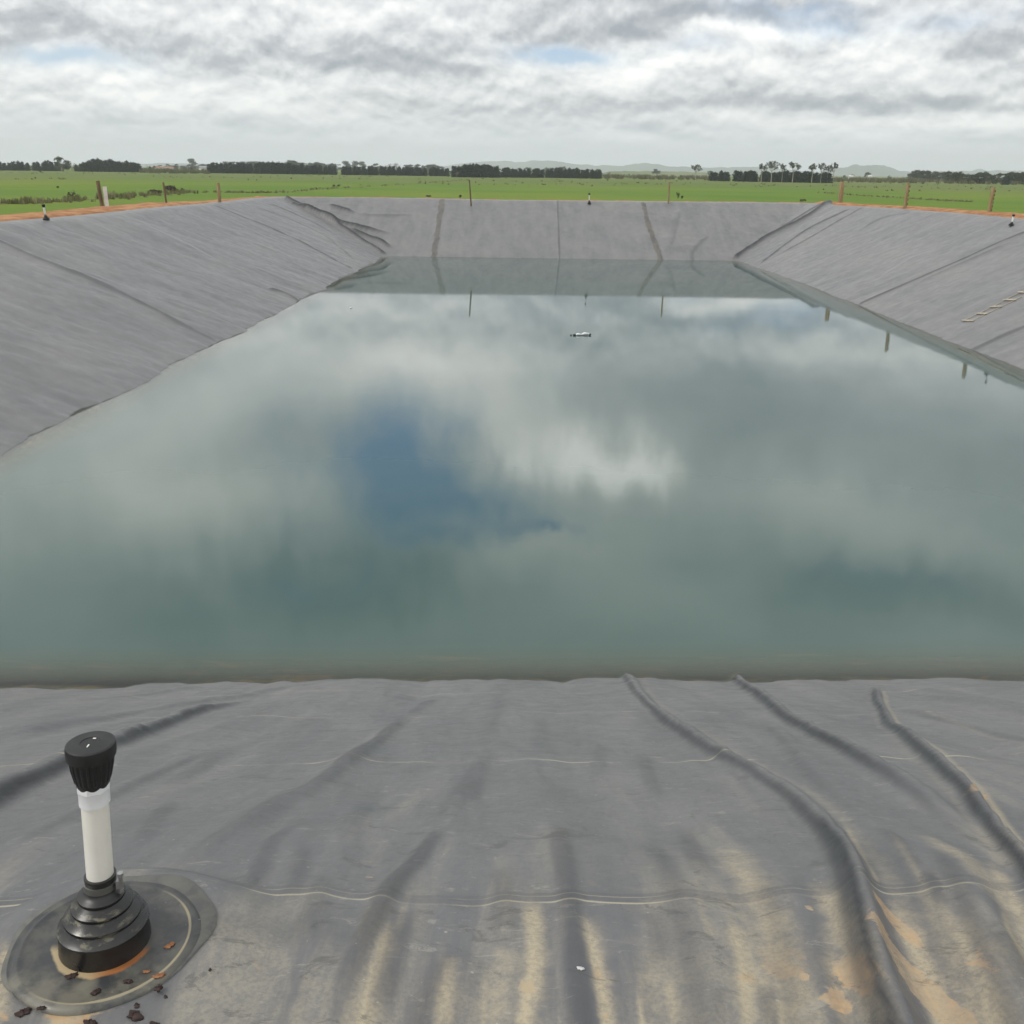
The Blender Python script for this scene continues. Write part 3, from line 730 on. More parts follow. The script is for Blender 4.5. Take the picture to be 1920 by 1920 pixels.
drygrass = noisy('dry_grass', (0.24, 0.21, 0.12), (0.13, 0.135, 0.055), 0.4, 0.95)
def tufts(name, pts, mat, hgt=(0.3, 0.8), per=9, label=None, cat=None):
    V = []; Fc = []
    for (x, y, s_) in pts:
        for k in range(per):
            a_ = random.random()*6.28; rr_ = random.random()**.5*0.45*s_
            px, py = x+math.cos(a_)*rr_, y+math.sin(a_)*rr_
            h = random.uniform(*hgt)*s_; l = random.uniform(-.35, .35)*h; l2 = random.uniform(-.35, .35)*h
            b_ = random.random()*3.14; w_ = 0.10*s_
            o = len(V); dx, dy = math.cos(b_)*w_, math.sin(b_)*w_
            V += [(px-dx, py-dy, -.02), (px+dx, py+dy, -.02), (px+l+dx*.3, py+l2+dy*.3, h), (px+l-dx*.3, py+l2-dy*.3, h*.93)]
            Fc.append((o, o+1, o+2, o+3))
    o = meshobj(name, V, Fc, mat, smooth=False)
    return tag(o, label, cat, kind='stuff')
def along_pts(pts, cnt, spread, smin, smax):
    out = []
    for _ in range(cnt):
        i = random.randrange(len(pts)-1); s_ = random.random(); p = pts[i]*(1-s_)+pts[i+1]*s_
        g = max(0.0, vnoise(p[0]*0.25, p[1]*0.25, 44)+0.55)
        if random.random() > g: continue
        out.append((p[0]+random.gauss(0, spread), p[1]+random.gauss(0.9, spread), random.uniform(smin, smax)))
    return out
tufts('dry_grass', along_pts(DR1, 420, 1.6, .4, 1.0), drygrass, label='dry brown grass along the drain at left', cat='dry grass')
tufts('dry_grass', along_pts(DR2, 330, 1.6, .2, .6), drygrass, label='dry grass along the drain running towards the dark trees', cat='dry grass')
tufts('dry_grass', along_pts(DR3, 260, 1.0, .2, .5), drygrass, label='dry grass along the drain behind the right hand posts', cat='dry grass')
rushm = noisy('rush', (0.085, 0.10, 0.035), (0.15, 0.135, 0.065), 0.2, 0.95)
pts = []
for _ in range(700):
    d = random.uniform(300, 640); px = random.uniform(-100, 2020); p = far_at(px, d)
    if vnoise(p[0]*0.02, p[1]*0.035, 47) > 0.05: pts.append((p[0], p[1], random.uniform(.5, 1.3)))
tufts('rushes', pts, rushm, (0.25, .6), 6, 'scattered brown rushes in the rough far paddocks', 'rushes')

# ------------------------------------------------------------------ trees
def foliage(name, dark, light):
    m, T, b = material(name, rough=0.8, spec=0.2)
    g = T.new('ShaderNodeNewGeometry')
    T.put(b.inputs['Base Color'], T.mix(g.outputs['Random Per Island'], dark, light))
    return m
PINE = foliage('pine_foliage', (0.013, 0.025, 0.018), (0.030, 0.050, 0.036))
GUM = foliage('gum_foliage', (0.030, 0.042, 0.024), (0.075, 0.090, 0.050))
BROAD = foliage('broadleaf_foliage', (0.030, 0.045, 0.022), (0.060, 0.075, 0.035))
BARE = foliage('bare_twigs', (0.12, 0.095, 0.075), (0.20, 0.165, 0.135))
bark = noisy('bark', (0.10, 0.075, 0.05), (0.16, 0.13, 0.10), 3, 0.9)
gumbark = noisy('pale_gum_bark', (0.30, 0.26, 0.21), (0.42, 0.39, 0.34), 2, 0.8)

def leafcloud(blobs, per_m3, size, seed, rgn=1.0):
    r = np.random.default_rng(seed); V = []; Fc = []
    for (cx, cy, cz, rx_, ry_, rz_) in blobs:
        n_ = int(max(14, per_m3*rx_*ry_*rz_*5))
        for _ in range(n_):
            v = r.normal(size=3); v /= np.linalg.norm(v); rad_ = r.random()**0.45*rgn*(0.85+0.3*r.random())
            c_ = np.array([cx+v[0]*rad_*rx_, cy+v[1]*rad_*ry_, cz+v[2]*rad_*rz_])
            a_ = r.normal(size=3); a_ /= np.linalg.norm(a_); b_ = np.cross(a_, r.normal(size=3)); b_ /= np.linalg.norm(b_)
            s_ = size*(0.6+0.8*r.random()); o = len(V)
            V += [c_-a_*s_, c_+b_*s_*0.7, c_+a_*s_, c_-b_*s_*0.7]; Fc.append((o, o+1, o+2, o+3))
    return V, Fc
def crown_trunk(kind, seed):
    r = random.Random(seed); tb = MB()
    if kind == 'pine':                  # clipped shelterbelt conifer, 6.5 m
        H = 6.5; bl = []
        for k in range(10):
            z = 0.5+k*0.6; wd = 2.3*(1-0.42*(k/9)**2.2)
            bl.append((r.uniform(-.3, .3), r.uniform(-.3, .3), z, wd, wd, .55))
        for k in range(3): bl.append((r.uniform(-1.1, 1.1), r.uniform(-1, 1), H-r.uniform(.1, .6), .55, .55, .8))
        tb.tube([(0, 0, -.1), (0, 0, 3), (0.1, 0, 5.5)], [.22, .16, .05], 6)
        return leafcloud(bl, 9, .34, seed), tb
    if kind == 'gum':                   # tall eucalypt, umbrella crown on forked pale trunk, 13 m
        bl = []; top = []
        lean = r.uniform(-.6, .6)
        fork = Vector((lean*.5, 0, 6.0+r.uniform(-.6, .6)))
        tb.tube([(0, 0, -.1), (lean*.2, 0, 3), fork], [.34, .26, .20], 7)
        nb_ = 8
        for k in range(nb_):
            a_ = 6.28*k/nb_+r.uniform(-.4, .4); rr_ = r.uniform(1.2, 4.0); z = 12.4-0.22*rr_**1.5-r.uniform(0, 2.0)
            e_ = Vector((fork.x+math.cos(a_)*rr_, math.sin(a_)*rr_, z))
            mid = fork.lerp(e_, .55)+Vector((0, 0, -.5)); tb.tube([fork, mid, e_], [.13, .09, .03], 5)
            for j in range(5):
                bl.append((e_.x+r.uniform(-1.1, 1.1), e_.y+r.uniform(-1, 1), e_.z+r.uniform(-1.3, .5), r.uniform(.55, 1.15), r.uniform(.6, 1.0), r.uniform(.4, .8)))
            for q_ in (.55, .75):
                if r.random() < .75: m_ = fork.lerp(e_, q_); bl.append((m_.x+r.uniform(-.7, .7), m_.y+r.uniform(-.7, .7), m_.z+r.uniform(-.4, .4), r.uniform(.7, 1.2), r.uniform(.7, 1.1), r.uniform(.5, .9)))
        return leafcloud(bl, 11, .22, seed), tb
    if kind == 'round':                 # big rounded tree, 9 m
        bl = []
        for k in range(22):
            a_ = r.random()*6.28; q = r.random()**.4; z = r.uniform(1.6, 7.6); rr_ = 3.0*q*math.sqrt(max(.1, 1-((z-4.5)/4.2)**2))
            bl.append((math.cos(a_)*rr_, math.sin(a_)*rr_, z, r.uniform(1.1, 1.7), r.uniform(1.1, 1.7), r.uniform(.8, 1.3)))
        tb.tube([(0, 0, -.1), (0, 0, 2.5), (.3, 0, 5)], [.4, .3, .1], 7)
        return leafcloud(bl, 6, .30, seed), tb
    if kind == 'bare':                  # leafless twiggy tree, 6 m
        bl = []
        tb.tube([(0, 0, -.1), (0, 0, 1.8)], [.2, .15], 6)
        for k in range(9):
            a_ = r.random()*6.28; e_ = (math.cos(a_)*r.uniform(.6, 2.4), math.sin(a_)*r.uniform(.6, 2), r.uniform(2.6, 5.2))
            tb.tube([(0, 0, 1.6), e_], [.09, .02], 4); bl.append((*e_, 1.2, 1.2, 1.0))
        return leafcloud(bl, 4, .16, seed), tb
    if kind == 'poplar':                # squarish dense block, 9 m
        bl = [(r.uniform(-1.2, 1.2), r.uniform(-1, 1), z, 2.0, 2.0, 1.0) for z in np.linspace(1.5, 8.2, 9)]
        tb.tube([(0, 0, -.1), (0, 0, 5)], [.3, .1], 6)
        return leafcloud(bl, 6, .3, seed), tb
LIB = {}
def tree_mesh(kind, var):
    key = (kind, var)
    if key not in LIB:
        (V, Fc), tb = crown_trunk(kind, 100+var*13+len(kind))
        cm = bpy.data.meshes.new(kind+'_crown'); cm.from_pydata([tuple(v) for v in V], [], Fc)
        cm.materials.append({'pine': PINE, 'gum': GUM, 'round': BROAD, 'bare': BARE, 'poplar': BROAD}[kind])
        tm = bpy.data.meshes.new(kind+'_trunk'); tm.from_pydata(tb.V, [], tb.F); tm.materials.append(gumbark if kind == 'gum' else bark)
        LIB[key] = (cm, tm)
    return LIB[key]
NM = {'pine': 'pine_tree', 'gum': 'gum_tree', 'round': 'broadleaf_tree', 'bare': 'bare_tree', 'poplar': 'poplar_tree'}
CT = {'pine': 'pine tree', 'gum': 'gum tree', 'round': 'tree', 'bare': 'bare tree', 'poplar': 'tree'}
def tree(kind, px, dist, scale, label, group=None, var=None, wide=1.0):
    var = random.randrange(4) if var is None else var
    cm, tm = tree_mesh(kind, var)
    p = far_at(px, dist)
    o = empty(NM[kind], (p[0], p[1], -0.02), label, CT[kind], group, rz=random.random()*6.28)
    o.scale = (scale*wide, scale*wide, scale)
    for nm, me in (('crown', cm), ('trunk', tm)):
        c_ = bpy.data.objects.new(nm, me); COL.objects.link(c_); c_.parent = o
    return o
def hor(px): return 320+(px-960)*0.0130
def tree_px(kind, px, ytop, dist, label, group=None, var=None, wide=1.0, hgt=None):
    """height from the photo: the top of the tree reaches ytop at that distance"""
    top = 4.0+(hor(px)-ytop)/2098.0*dist
    H = {'pine': 6.7, 'gum': 13.2, 'round': 8.6, 'bare': 6.0, 'poplar': 9.0}[kind]
    return tree(kind, px, dist, top/H, label, group, var, wide)
def belt(x0, x1, tops, d0, d1, label, group, kind='pine', step=9, wide=1.15):
    px = x0
    while px <= x1:
        f = (px-x0)/max(1, x1-x0); yt = np.interp(f, np.linspace(0, 1, len(tops)), tops)
        tree_px(kind, px+random.uniform(-1.5, 1.5), yt+random.uniform(-2.3, 1.8), d0+(d1-d0)*f+random.uniform(-4, 4), label, group, wide=wide*random.uniform(.9, 1.15))
        px += step*random.uniform(.85, 1.15)
belt(-45, 108, [305, 304, 303], 780, 760, 'dark pine in the shelterbelt at the far left of the field', 'pines of the far left shelterbelt', step=9)
belt(143, 262, [307, 300, 300, 303, 308], 740, 730, 'dark pine in the domed clump right of the big round tree', 'pines of the domed clump', step=8, wide=1.25)
belt(393, 632, [307, 306, 305, 306, 309, 312], 720, 700, 'dark pine in the long clipped row left of centre', 'pines of the long clipped row', step=8)
belt(643, 838, [311, 312, 314, 315], 700, 690, 'dark pine in the middle row below the pale trees', 'pines of the middle row', step=8)
belt(852, 935, [312, 308, 309, 313], 610, 620, 'larger dark pine at the near corner of the centre belt', 'tall pines at the centre', step=8, wide=1.2)
belt(944, 1020, [314, 316, 316], 640, 650, 'dark pine right of the tall centre pines', 'pines right of the tall centre pines', step=8)
belt(1027, 1084, [316, 316, 317], 660, 655, 'dark pine in the short block before the open gap', 'pines of the short block', step=8)
belt(1092, 1132, [317, 318, 319], 650, 645, 'dark pine at the right hand end of the centre belt', 'pines at the belt end', step=8)
belt(1337, 1372, [322, 322], 590, 585, 'dark pine in the small block right of the lone gum tree', 'pines of the small block', step=7)
belt(1382, 1424, [321, 321], 575, 570, 'dark pine left of the gum tree group', 'pines left of the gums', step=7)
belt(1430, 1556, [322, 321, 322, 325], 575, 560, 'dark pine standing behind the tall gum trees', 'pines behind the gums', step=7)
# gum trees
for i, (px, yt, wd, lb) in enumerate([(1428, 304, .85, 'leftmost gum tree of the group with a low spreading crown'), (1447, 299, .95, 'tallest dark gum tree in the left part of the group'),
        (1467, 304, .55, 'slim sparse gum tree between two fuller ones'), (1487, 300, .9, 'open gum tree with a flat tuft and leaning pale trunk'),
        (1523, 304, .85, 'gum tree with a flat crown right of the gap in the group'), (1540, 303, .6, 'narrow gum tree behind the flat crowned one'),
        (1552, 308, .6, 'dark full gum tree near the right end of the group'), (1563, 302, .7, 'rightmost gum tree leaning out over the field')]):
    tree_px('gum', px, yt, 548+i*2, lb, var=i % 4, wide=wd)
tree_px('gum', 1305, 306, 590, 'lone umbrella shaped gum tree on the open field', wide=1.0, var=1)
tree_px('bare', 1290, 326, 600, 'pale bare tree beside the lone gum tree', wide=1.4)
tree_px('bare', 1322, 326, 600, 'grey bare tree between the lone gum and the pine block', wide=1.0)
tree_px('round', 117, 294, 745, 'big round topped tree standing above the left shelterbelt', wide=1.25, var=2)
tree_px('bare', 114, 304, 738, 'pale bare tree in front of the big round tree', wide=.8, var=1)
tree_px('bare', 134, 304, 820, 'grey bare tree between the round tree and the domed clump', wide=1.3)
tree_px('bare', 1141, 319, 640, 'bare tree at the right end of the centre belt', wide=.9)
tree_px('bare', 856, 320, 600, 'brown bare tree at the left foot of the tall centre pines', wide=1.3)
# distant trees, paler with haze
far_list = [('bare', 278, 309, 1300, 'pale bare tree right of the domed clump'), ('pine', 281, 312, 900, 'small dark pine in the gap right of the domed clump'),
 ('round', 316, 307, 1700, 'small hazy tree above the low roof'), ('round', 330, 307, 1700, 'hazy round tree left of the tall square tree'), ('round', 345, 310, 1500, 'low hazy tree at the foot of the tall square tree'),
 ('poplar', 361, 298, 1500, 'tall square topped tree standing above its neighbours'), ('pine', 359, 314, 900, 'low dark pine below the tall square tree'), ('round', 378, 307, 1500, 'hazy tree right of the tall square tree'),
 ('poplar', 425, 303, 1500, 'hazy tree behind the left end of the long row'), ('poplar', 458, 303, 1500, 'broad hazy tree behind the long row'), ('poplar', 474, 303, 1500, 'second broad hazy tree behind the long row'),
 ('round', 545, 299, 1300, 'hazy peaked tree above the middle of the long row'), ('round', 555, 303, 1300, 'hazy tree right of the peaked one'), ('round', 604, 305, 1400, 'hazy tree above the right end of the long row'), ('pine', 622, 306, 1300, 'thin hazy conifer spire in the gap between two rows'),
 ('poplar', 650, 302, 1500, 'flat topped hazy tree at the left of the raised block'), ('poplar', 665, 302, 1500, 'flat topped hazy tree in the middle of the raised block'), ('poplar', 680, 303, 1500, 'flat topped hazy tree at the right of the raised block'),
 ('round', 707, 306, 1500, 'hazy rounded tree between the raised block and the pale trees'), ('bare', 728, 304, 1300, 'pale brown bare tree rising over the middle row'), ('bare', 744, 304, 1300, 'second pale brown bare tree over the middle row'),
 ('round', 768, 308, 1500, 'small hazy tree right of the pale bare trees'), ('round', 805, 308, 1500, 'hazy dome shaped tree over the middle row'), ('round', 816, 309, 1500, 'hazy tree right of the dome shaped one'),
 ('round', 1025, 313, 1700, 'hazy tree in the dip of the centre belt'), ('round', 1055, 312, 1700, 'hazy squarish tree behind the short block'), ('round', 951, 313, 1600, 'hazy tree behind the right side of the tall centre pines'),
 ('round', 1230, 316, 1500, 'lone hazy tree on the low green hill'), ('round', 1170, 320, 1900, 'small hazy tree on the left of the green hill'), ('round', 1210, 321, 1900, 'very small hazy tree on the green hill'), ('round', 1333, 320, 1500, 'hazy tree behind the small pine block')]
for k, px, yt, d, lb in far_list: tree_px(k, px, yt, d, lb, wide=1.35 if k in ('bare', 'pine') else 1.6)
belt(398, 640, [308, 304, 303, 305, 303, 306, 309], 1500, 1450, 'hazy grey green tree showing over the long clipped row', 'hazy trees over the long row', kind='round', step=13, wide=1.9)
belt(762, 838, [310, 309, 312], 1500, 1500, 'hazy grey green tree showing over the end of the middle row', 'hazy trees over the middle row', kind='round', step=13, wide=1.8)
belt(290, 392, [311, 310, 311, 309], 1300, 1300, 'hazy tree in the low line right of the domed clump', 'hazy trees by the low house', kind='round', step=11, wide=1.7)
belt(955, 1125, [316, 315, 316, 317], 1600, 1600, 'hazy tree showing over the centre belt', 'hazy trees over the centre belt', kind='round', step=17, wide=1.7)
# mixed wood on the right
mixed = [(1584, 328, 1200, 'round'), (1598, 327, 1300, 'round'), (1612, 329, 1300, 'bare'), (1627, 323, 1300, 'round'), (1642, 331, 1000, 'bare'), (1655, 333, 1000, 'bare'), (1668, 329, 1200, 'round'), (1681, 331, 850, 'bare'), (1694, 330, 850, 'bare'), (1708, 329, 820, 'bare')]
nmx = ['leftmost hazy tree below the long blue hill', 'hazy tree above the white shed', 'bare tree between the two white sheds', 'dark rounded tree standing above the white sheds', 'brown bare tree right of the second white shed', 'low brown bare tree before the wooded rise', 'hazy round tree between bare ones', 'brown bare tree left of the fence post top', 'grey brown bare tree behind the fence post top', 'pale brown bare tree at the foot of the wooded rise']
for (px, yt, d, k), lb in zip(mixed, nmx): tree_px(k, px, yt, d, lb, wide=1.3)
belt(1712, 1778, [319, 320, 325], 900, 880, 'blue green tree on the wooded rise at the right', 'trees of the right hand rise', kind='round', step=8, wide=1.3)
belt(1782, 1806, [323, 325], 700, 700, 'dark bushy tree in the near clump at the right', 'trees of the near right clump', kind='round', step=8, wide=1.4)
belt(1818, 1870, [326, 325, 328], 690, 680, 'dark tree in the row left of the last fence post', 'trees left of the last post', kind='round', step=8, wide=1.4)
tree_px('gum', 1845, 320, 700, 'small spreading gum tree above the right hand row', wide=1.4, var=2)
belt(1878, 1965, [325, 324, 323], 700, 690, 'dark tree in the wood running out of view at right', 'trees of the right hand wood', kind='round', step=8, wide=1.4)
tree_px('pine', 1888, 331, 640, 'low dark pine before the right hand wood', wide=1.6)
tree_px('bare', 1902, 338, 640, 'small pale shrubby tree before the right hand wood', wide=1.4)

# hedge of scrub linking the belts (reads as one low mass)
pts = []
for _ in range(900):
    px = random.choice([random.uniform(260, 400), random.uniform(1130, 1340), random.uniform(1560, 1720), random.uniform(1700, 1950)]); p = far_at(px, random.uniform(640, 1000)); pts.append((p[0], p[1], random.uniform(1.5, 3.2)))
tufts('scrub', pts, rushm, (.5, 1.0), 12, 'low scrub at the far edge of the fields', 'scrub')

# hills
def hill_mat(name, c): return noisy(name, c, tuple(v*0.8 for v in c), 0.002, 0.95)
HM = hill_mat('hill_cover', (0.07, 0.10, 0.07)); GH = noisy('green_hill_cover', (0.115, 0.155, 0.05), (0.15, 0.17, 0.075), 0.01, 0.95)
def hill(name, prof, dist, mat, depth=0.25):
    """ridge whose crest passes the given (column, row) points; a long rounded body with real depth"""
    xs = np.array([p[0] for p in prof], float); yy = np.array([p[1] for p in prof], float)
    nn = 90; px = np.linspace(xs[0], xs[-1], nn); py = np.interp(px, xs, yy)
    hgt = np.maximum(4.0+(320+(px-960)*0.013-py)/2098*dist, 0)
    hgt *= 1+0.10*vnoise(px*0.06, px*0+3, 3)+0.05*vnoise(px*0.2, px*0+3, 4)
    rows = np.linspace(-1, 1, 25); V = []; Fc = []
    for j, s_ in enumerate(rows):
        for i in range(nn):
            p = far_at(px[i], dist*(1+depth*0.5*s_)); k = (1-s_*s_)**1.2
            V.append((p[0], p[1], hgt[i]*k*(1+0.12*float(vnoise(i*0.12, j*0.6, 8))*(abs(s_) > .05))-1.0*(k < .01)))
    for j in range(24):
        for i in range(nn-1): Fc.append((j*nn+i, j*nn+i+1, (j+1)*nn+i+1, (j+1)*nn+i))
    return tag(meshobj(name, V, Fc, mat), kind='structure')
hill('hills', [(150, 312), (240, 308), (300, 306), (360, 307), (430, 310), (560, 315)], 7800, HM)
hill('hills', [(780, 318), (860, 308), (930, 302), (1000, 303), (1060, 305), (1150, 314), (1250, 320), (1350, 325)], 8800, HM)
hill('hills', [(960, 320), (1000, 306), (1030, 300), (1060, 305), (1120, 310), (1170, 311), (1208, 305), (1250, 311), (1330, 315), (1400, 313), (1480, 318), (1560, 326)], 7800, HM)
hill('hills', [(1520, 327), (1570, 315), (1605, 311), (1645, 312), (1690, 321), (1730, 326)], 7000, HM)
hill('hills', [(1700, 329), (1760, 322), (1850, 320), (1950, 324), (2050, 331)], 8500, HM)
hill('green_hill', [(1090, 331), (1150, 321), (1200, 321), (1250, 321), (1330, 324), (1420, 331)], 1650, GH)

# ------------------------------------------------------------------ small farm buildings
whitew = noisy('white_weatherboard', (0.72, 0.71, 0.68), (0.62, 0.60, 0.57), 1.5, 0.7)
roofg = noisy('grey_iron_roof', (0.30, 0.32, 0.33), (0.24, 0.25, 0.26), 1.0, 0.5)
roofo = noisy('clay_roof', (0.33, 0.20, 0.13), (0.26, 0.16, 0.11), 1.0, 0.8)
glass = material('window_glass', (0.03, 0.035, 0.04), 0.15)[0]
def house(name, px, dist, w_, d_, h_, rh, roofm, label, cat):
    p = far_at(px, dist)
    o = empty(name, (p[0], p[1], 0), label, cat, rz=-math.atan2(p[0], p[1])+0.25)
    MB().box((0, 0, h_/2), (w_, d_, h_)).build('wall', whitew, o, False)
    a_, b_ = w_/2+.3, d_/2+.3
    m_ = MB(); m_.add([(-a_, -b_, h_), (a_, -b_, h_), (a_, b_, h_), (-a_, b_, h_), (-a_, 0, h_+rh), (a_, 0, h_+rh)], [(0, 1, 5, 4), (2, 3, 4, 5), (0, 4, 3), (1, 2, 5), (0, 3, 2, 1)])
    m_.build('roof', roofm, o, False)
    for k in (-1, 1):
        MB().box((k*w_*.27, -d_/2-.02, h_*.55), (w_*.16, .06, h_*.35)).build('window', glass, o, False)
    MB().box((0, -d_/2-.02, h_*.4), (w_*.12, .06, h_*.8)).build('door', roofg, o, False)
house('farm_shed', 1596, 880, 3.4, 3, 3.0, .8, whitew, 'small white shed below the long blue hill, left of its pair', 'shed')
house('farm_shed', 1631, 900, 2.4, 3, 3.2, .9, whitew, 'narrow white shed among bare trees, right of its pair', 'shed')
house('farm_shed', 383, 800, 7.0, 5, 3.2, 1.4, roofg, 'pale grey roofed shed at the left end of the long pine row', 'shed')
house('farm_house', 308, 1000, 15.0, 7, 2.2, 1.6, roofo, 'low house with a dull tan roof left of the tall square tree', 'house')

# ------------------------------------------------------------------ bushes in the field
twig = foliage('brown_scrub', (0.07, 0.055, 0.04), (0.13, 0.105, 0.075)); gbush = foliage('green_scrub', (0.03, 0.045, 0.018), (0.07, 0.085, 0.035))
def bush(px, py, wpx, hpx, mat, label, seed, cat='bush'):
    p = at(px, py, 0); d = math.hypot(p[0], p[1]); w_ = wpx/1988*d; h_ = hpx/2098*d
    o = empty('bush', (p[0], p[1], 0), label, cat)
    r = random.Random(seed); bl = []
    for k in range(7): bl.append((r.uniform(-.33, .33)*w_, r.uniform(-.3, .3)*w_, r.uniform(.35, .72)*h_, w_*.24, w_*.22, h_*.30))
    V, Fc = leafcloud(bl, 60/(w_*w_*h_*.02+.3), .045*w_+.05, seed)
    meshobj('foliage', V, Fc, mat, o, False)
    tb = MB()
    for k in range(5):
        a_ = r.random()*6.28; tb.tube([(0, 0, -.02), (math.cos(a_)*w_*.2, math.sin(a_)*w_*.2, h_*.6)], [.04, .015], 5)
    tb.build('stem', bark, o)
bush(321, 361, 26, 14, twig, 'brown rounded scrub bush behind the thin leaning post', 1)
bush(290, 364, 22, 9, twig, 'low brown scrub bush left of the thin leaning post', 2)
bush(342, 359, 6, 7, twig, 'tiny brown bush right of the rounded scrub', 3)
bush(135, 373, 14, 16, twig, 'wispy dry weed clump beside the drain at left', 4)
bush(1271, 372, 8, 12, gbush, 'small upright green bush right of the slim far post', 5)
bush(1278, 373, 6, 7, gbush, 'tiny low green bush beside the upright one', 6)
bush(627, 350, 7, 4, twig, 'left half of a pair of brown stumpy shrubs in mid field', 7)
bush(635, 350, 7, 5, twig, 'right half of a pair of brown stumpy shrubs in mid field', 8)
bush(863, 371, 6, 7, twig, 'small brown weed left of the dark far post', 9)
bush(802, 369, 12, 3, twig, 'flat brown weed patch behind the far rim', 10)
bush(76, 324, 5, 4, gbush, 'small dark shrub at the foot of the left shelterbelt', 11)
bush(109, 353, 5, 4, gbush, 'small dark shrub alone in the left paddock', 12)
bush(67, 335, 4, 3, gbush, 'tiny dark shrub in the upper left paddock', 13)
bush(1139, 340, 4, 5, gbush, 'tiny dark shrub below the end of the centre belt', 14)
bush(1505, 378, 10, 5, twig, 'low brown weeds behind the far right rim', 15)
bush(1730, 345, 6, 3, gbush, 'tiny dark shrub right of the middle right post', 16)

# ------------------------------------------------------------------ fence posts
wood = noisy('treated_pine', (0.34, 0.25, 0.13), (0.24, 0.17, 0.09), 5, 0.85, 0.4, stretch=(3, 3, .5))
wooddk = noisy('weathered_timber', (0.12, 0.085, 0.05), (0.19, 0.145, 0.09), 5, 0.9, 0.4, stretch=(3, 3, .5))
woodpale = noisy('sawn_pale_timber', (0.46, 0.36, 0.23), (0.36, 0.27, 0.17), 4, 0.85, 0.3, stretch=(3, 3, .5))
whitep = noisy('white_painted_face', (0.74, 0.74, 0.72), (0.62, 0.62, 0.60), 6, 0.6)
blk = material('black_plastic', (0.016, 0.016, 0.018), 0.45)[0]
def post(pb, ptop, zb, dia, mat, label, square=False, fittings=0, face=False):
    p = at(pb[0], pb[1], zb); d = math.hypot(p[0], p[1])
    # top point of the post: same distance, at the height the photo shows
    dt = ray(*ptop); t_ = d/math.hypot(dt[0], dt[1]); q = CAM+dt*t_
    ax = Vector(q-p); L = ax.length
    o = empty('fence_post', tuple(p), label, 'fence post', None)
    o.rotation_euler = ax.to_track_quat('Z', 'Y').to_euler()
    m_ = MB()
    if square: m_.box((0, 0, L/2-.1), (dia, dia*.8, L+.2))
    else: m_.lathe([(dia/2*1.04, -.2), (dia/2, 0), (dia/2*.98, L*.5), (dia/2*.96, L-.02), (dia/2*.85, L)], 14, mod=lambda a, z: 1+.04*math.sin(a*3+z*2))
    autosmooth(m_.build('shaft', mat, o))
    for k in range(fittings):
        z_ = L*(.18+.68*k/max(1, fittings-1))
        s_ = Vector((1, 0, 0)); s_.rotate(o.rotation_euler.to_matrix().inverted())
        MB().box((dia/2*s_.x*1.25, dia/2*s_.y*1.25, z_), (.07, .06, .09)).build('insulator', wooddk, o, False, .01)
    if face: MB().box((dia*.62, 0, L/2), (.07, .16, L*1.0)).build('white_batten', whitep, o, False, .005)
    return o
zb = RIM+0.03
post((192, 388), (183, 339), zb, .17, wooddk, 'dark brown post beside the white battened post at left')
post((201, 389), (196, 350), zb, .15, woodpale, 'short pale timber post faced with a white batten', square=True, face=True)
post((312, 381), (306, 342), zb, .10, wooddk, 'thin leaning post in front of the brown scrub bush')
post((412, 378), (409, 343), zb, .18, wood, 'stout round post at the left far corner of the pond')
post((883, 380), (880, 337), zb-.2, .10, wooddk, 'slim dark post behind the middle of the far rim')
post((1253, 384), (1255, 341), zb-.2, .11, wood, 'slim yellowish post behind the far rim, left of the corner')
post((1575, 383), (1579, 341), zb-.03, .29, wood, 'thickest round post at the right far corner')
post((1696, 391), (1703, 343), zb+.1, .17, wood, 'leaning post with fittings above the middle of the right bank', fittings=5)
post((1853, 403), (1863, 351), zb+.1, .16, wood, 'leaning post with fittings nearest the right edge', fittings=6)

# ------------------------------------------------------------------ vent pipes
pvc = noisy('aged_white_pvc', (0.82, 0.80, 0.74), (0.74, 0.71, 0.63), 9, 0.38, 0.0, stretch=(1, 1, .35), spec=0.5)
pvcw = noisy('white_pvc_fitting', (0.80, 0.81, 0.82), (0.74, 0.75, 0.77), 20, 0.35)
capm = noisy('black_cap_plastic', (0.013, 0.013, 0.014), (0.022, 0.022, 0.023), 30, 0.5, 0.1, bd=.001)
steel = noisy('dull_steel', (0.45, 0.45, 0.46), (0.33, 0.33, 0.34), 60, 0.35, 0.0, metal=.9)
def boot_material():
    m, T, b = material('black_rubber_boot', rough=0.33)
    oc = T.new('ShaderNodeTexCoord').outputs['Object']
    n1, _ = T.noise(T.scalev(oc, (22, 22, 70)), 1, 6, .65); n2, _ = T.noise(oc, 14, 5, .6)
    s = T.new('ShaderNodeSeparateXYZ'); T.put(s.inputs[0], oc)
    front = T.ramp(s.outputs[1], 0.01, -0.06)
    zone = T.math('MULTIPLY', T.ramp(s.outputs[2], 0.045, 0.065), T.ramp(s.outputs[2], 0.13, 0.105))
    d = T.math('MULTIPLY', T.math('MULTIPLY', T.ramp(n1, .52, .64), zone), front)
    col = T.mix(T.math('MULTIPLY', d, .75), T.mix(T.ramp(n2, .4, .7), (0.013, 0.013, 0.014), (0.03, 0.03, 0.028)), (0.20, 0.185, 0.125))
    T.put(b.inputs['Base Color'], col); T.put(b.inputs['Roughness'], T.ramp(n2, .3, .7, .24, .5))
    return m
bootm = boot_material()
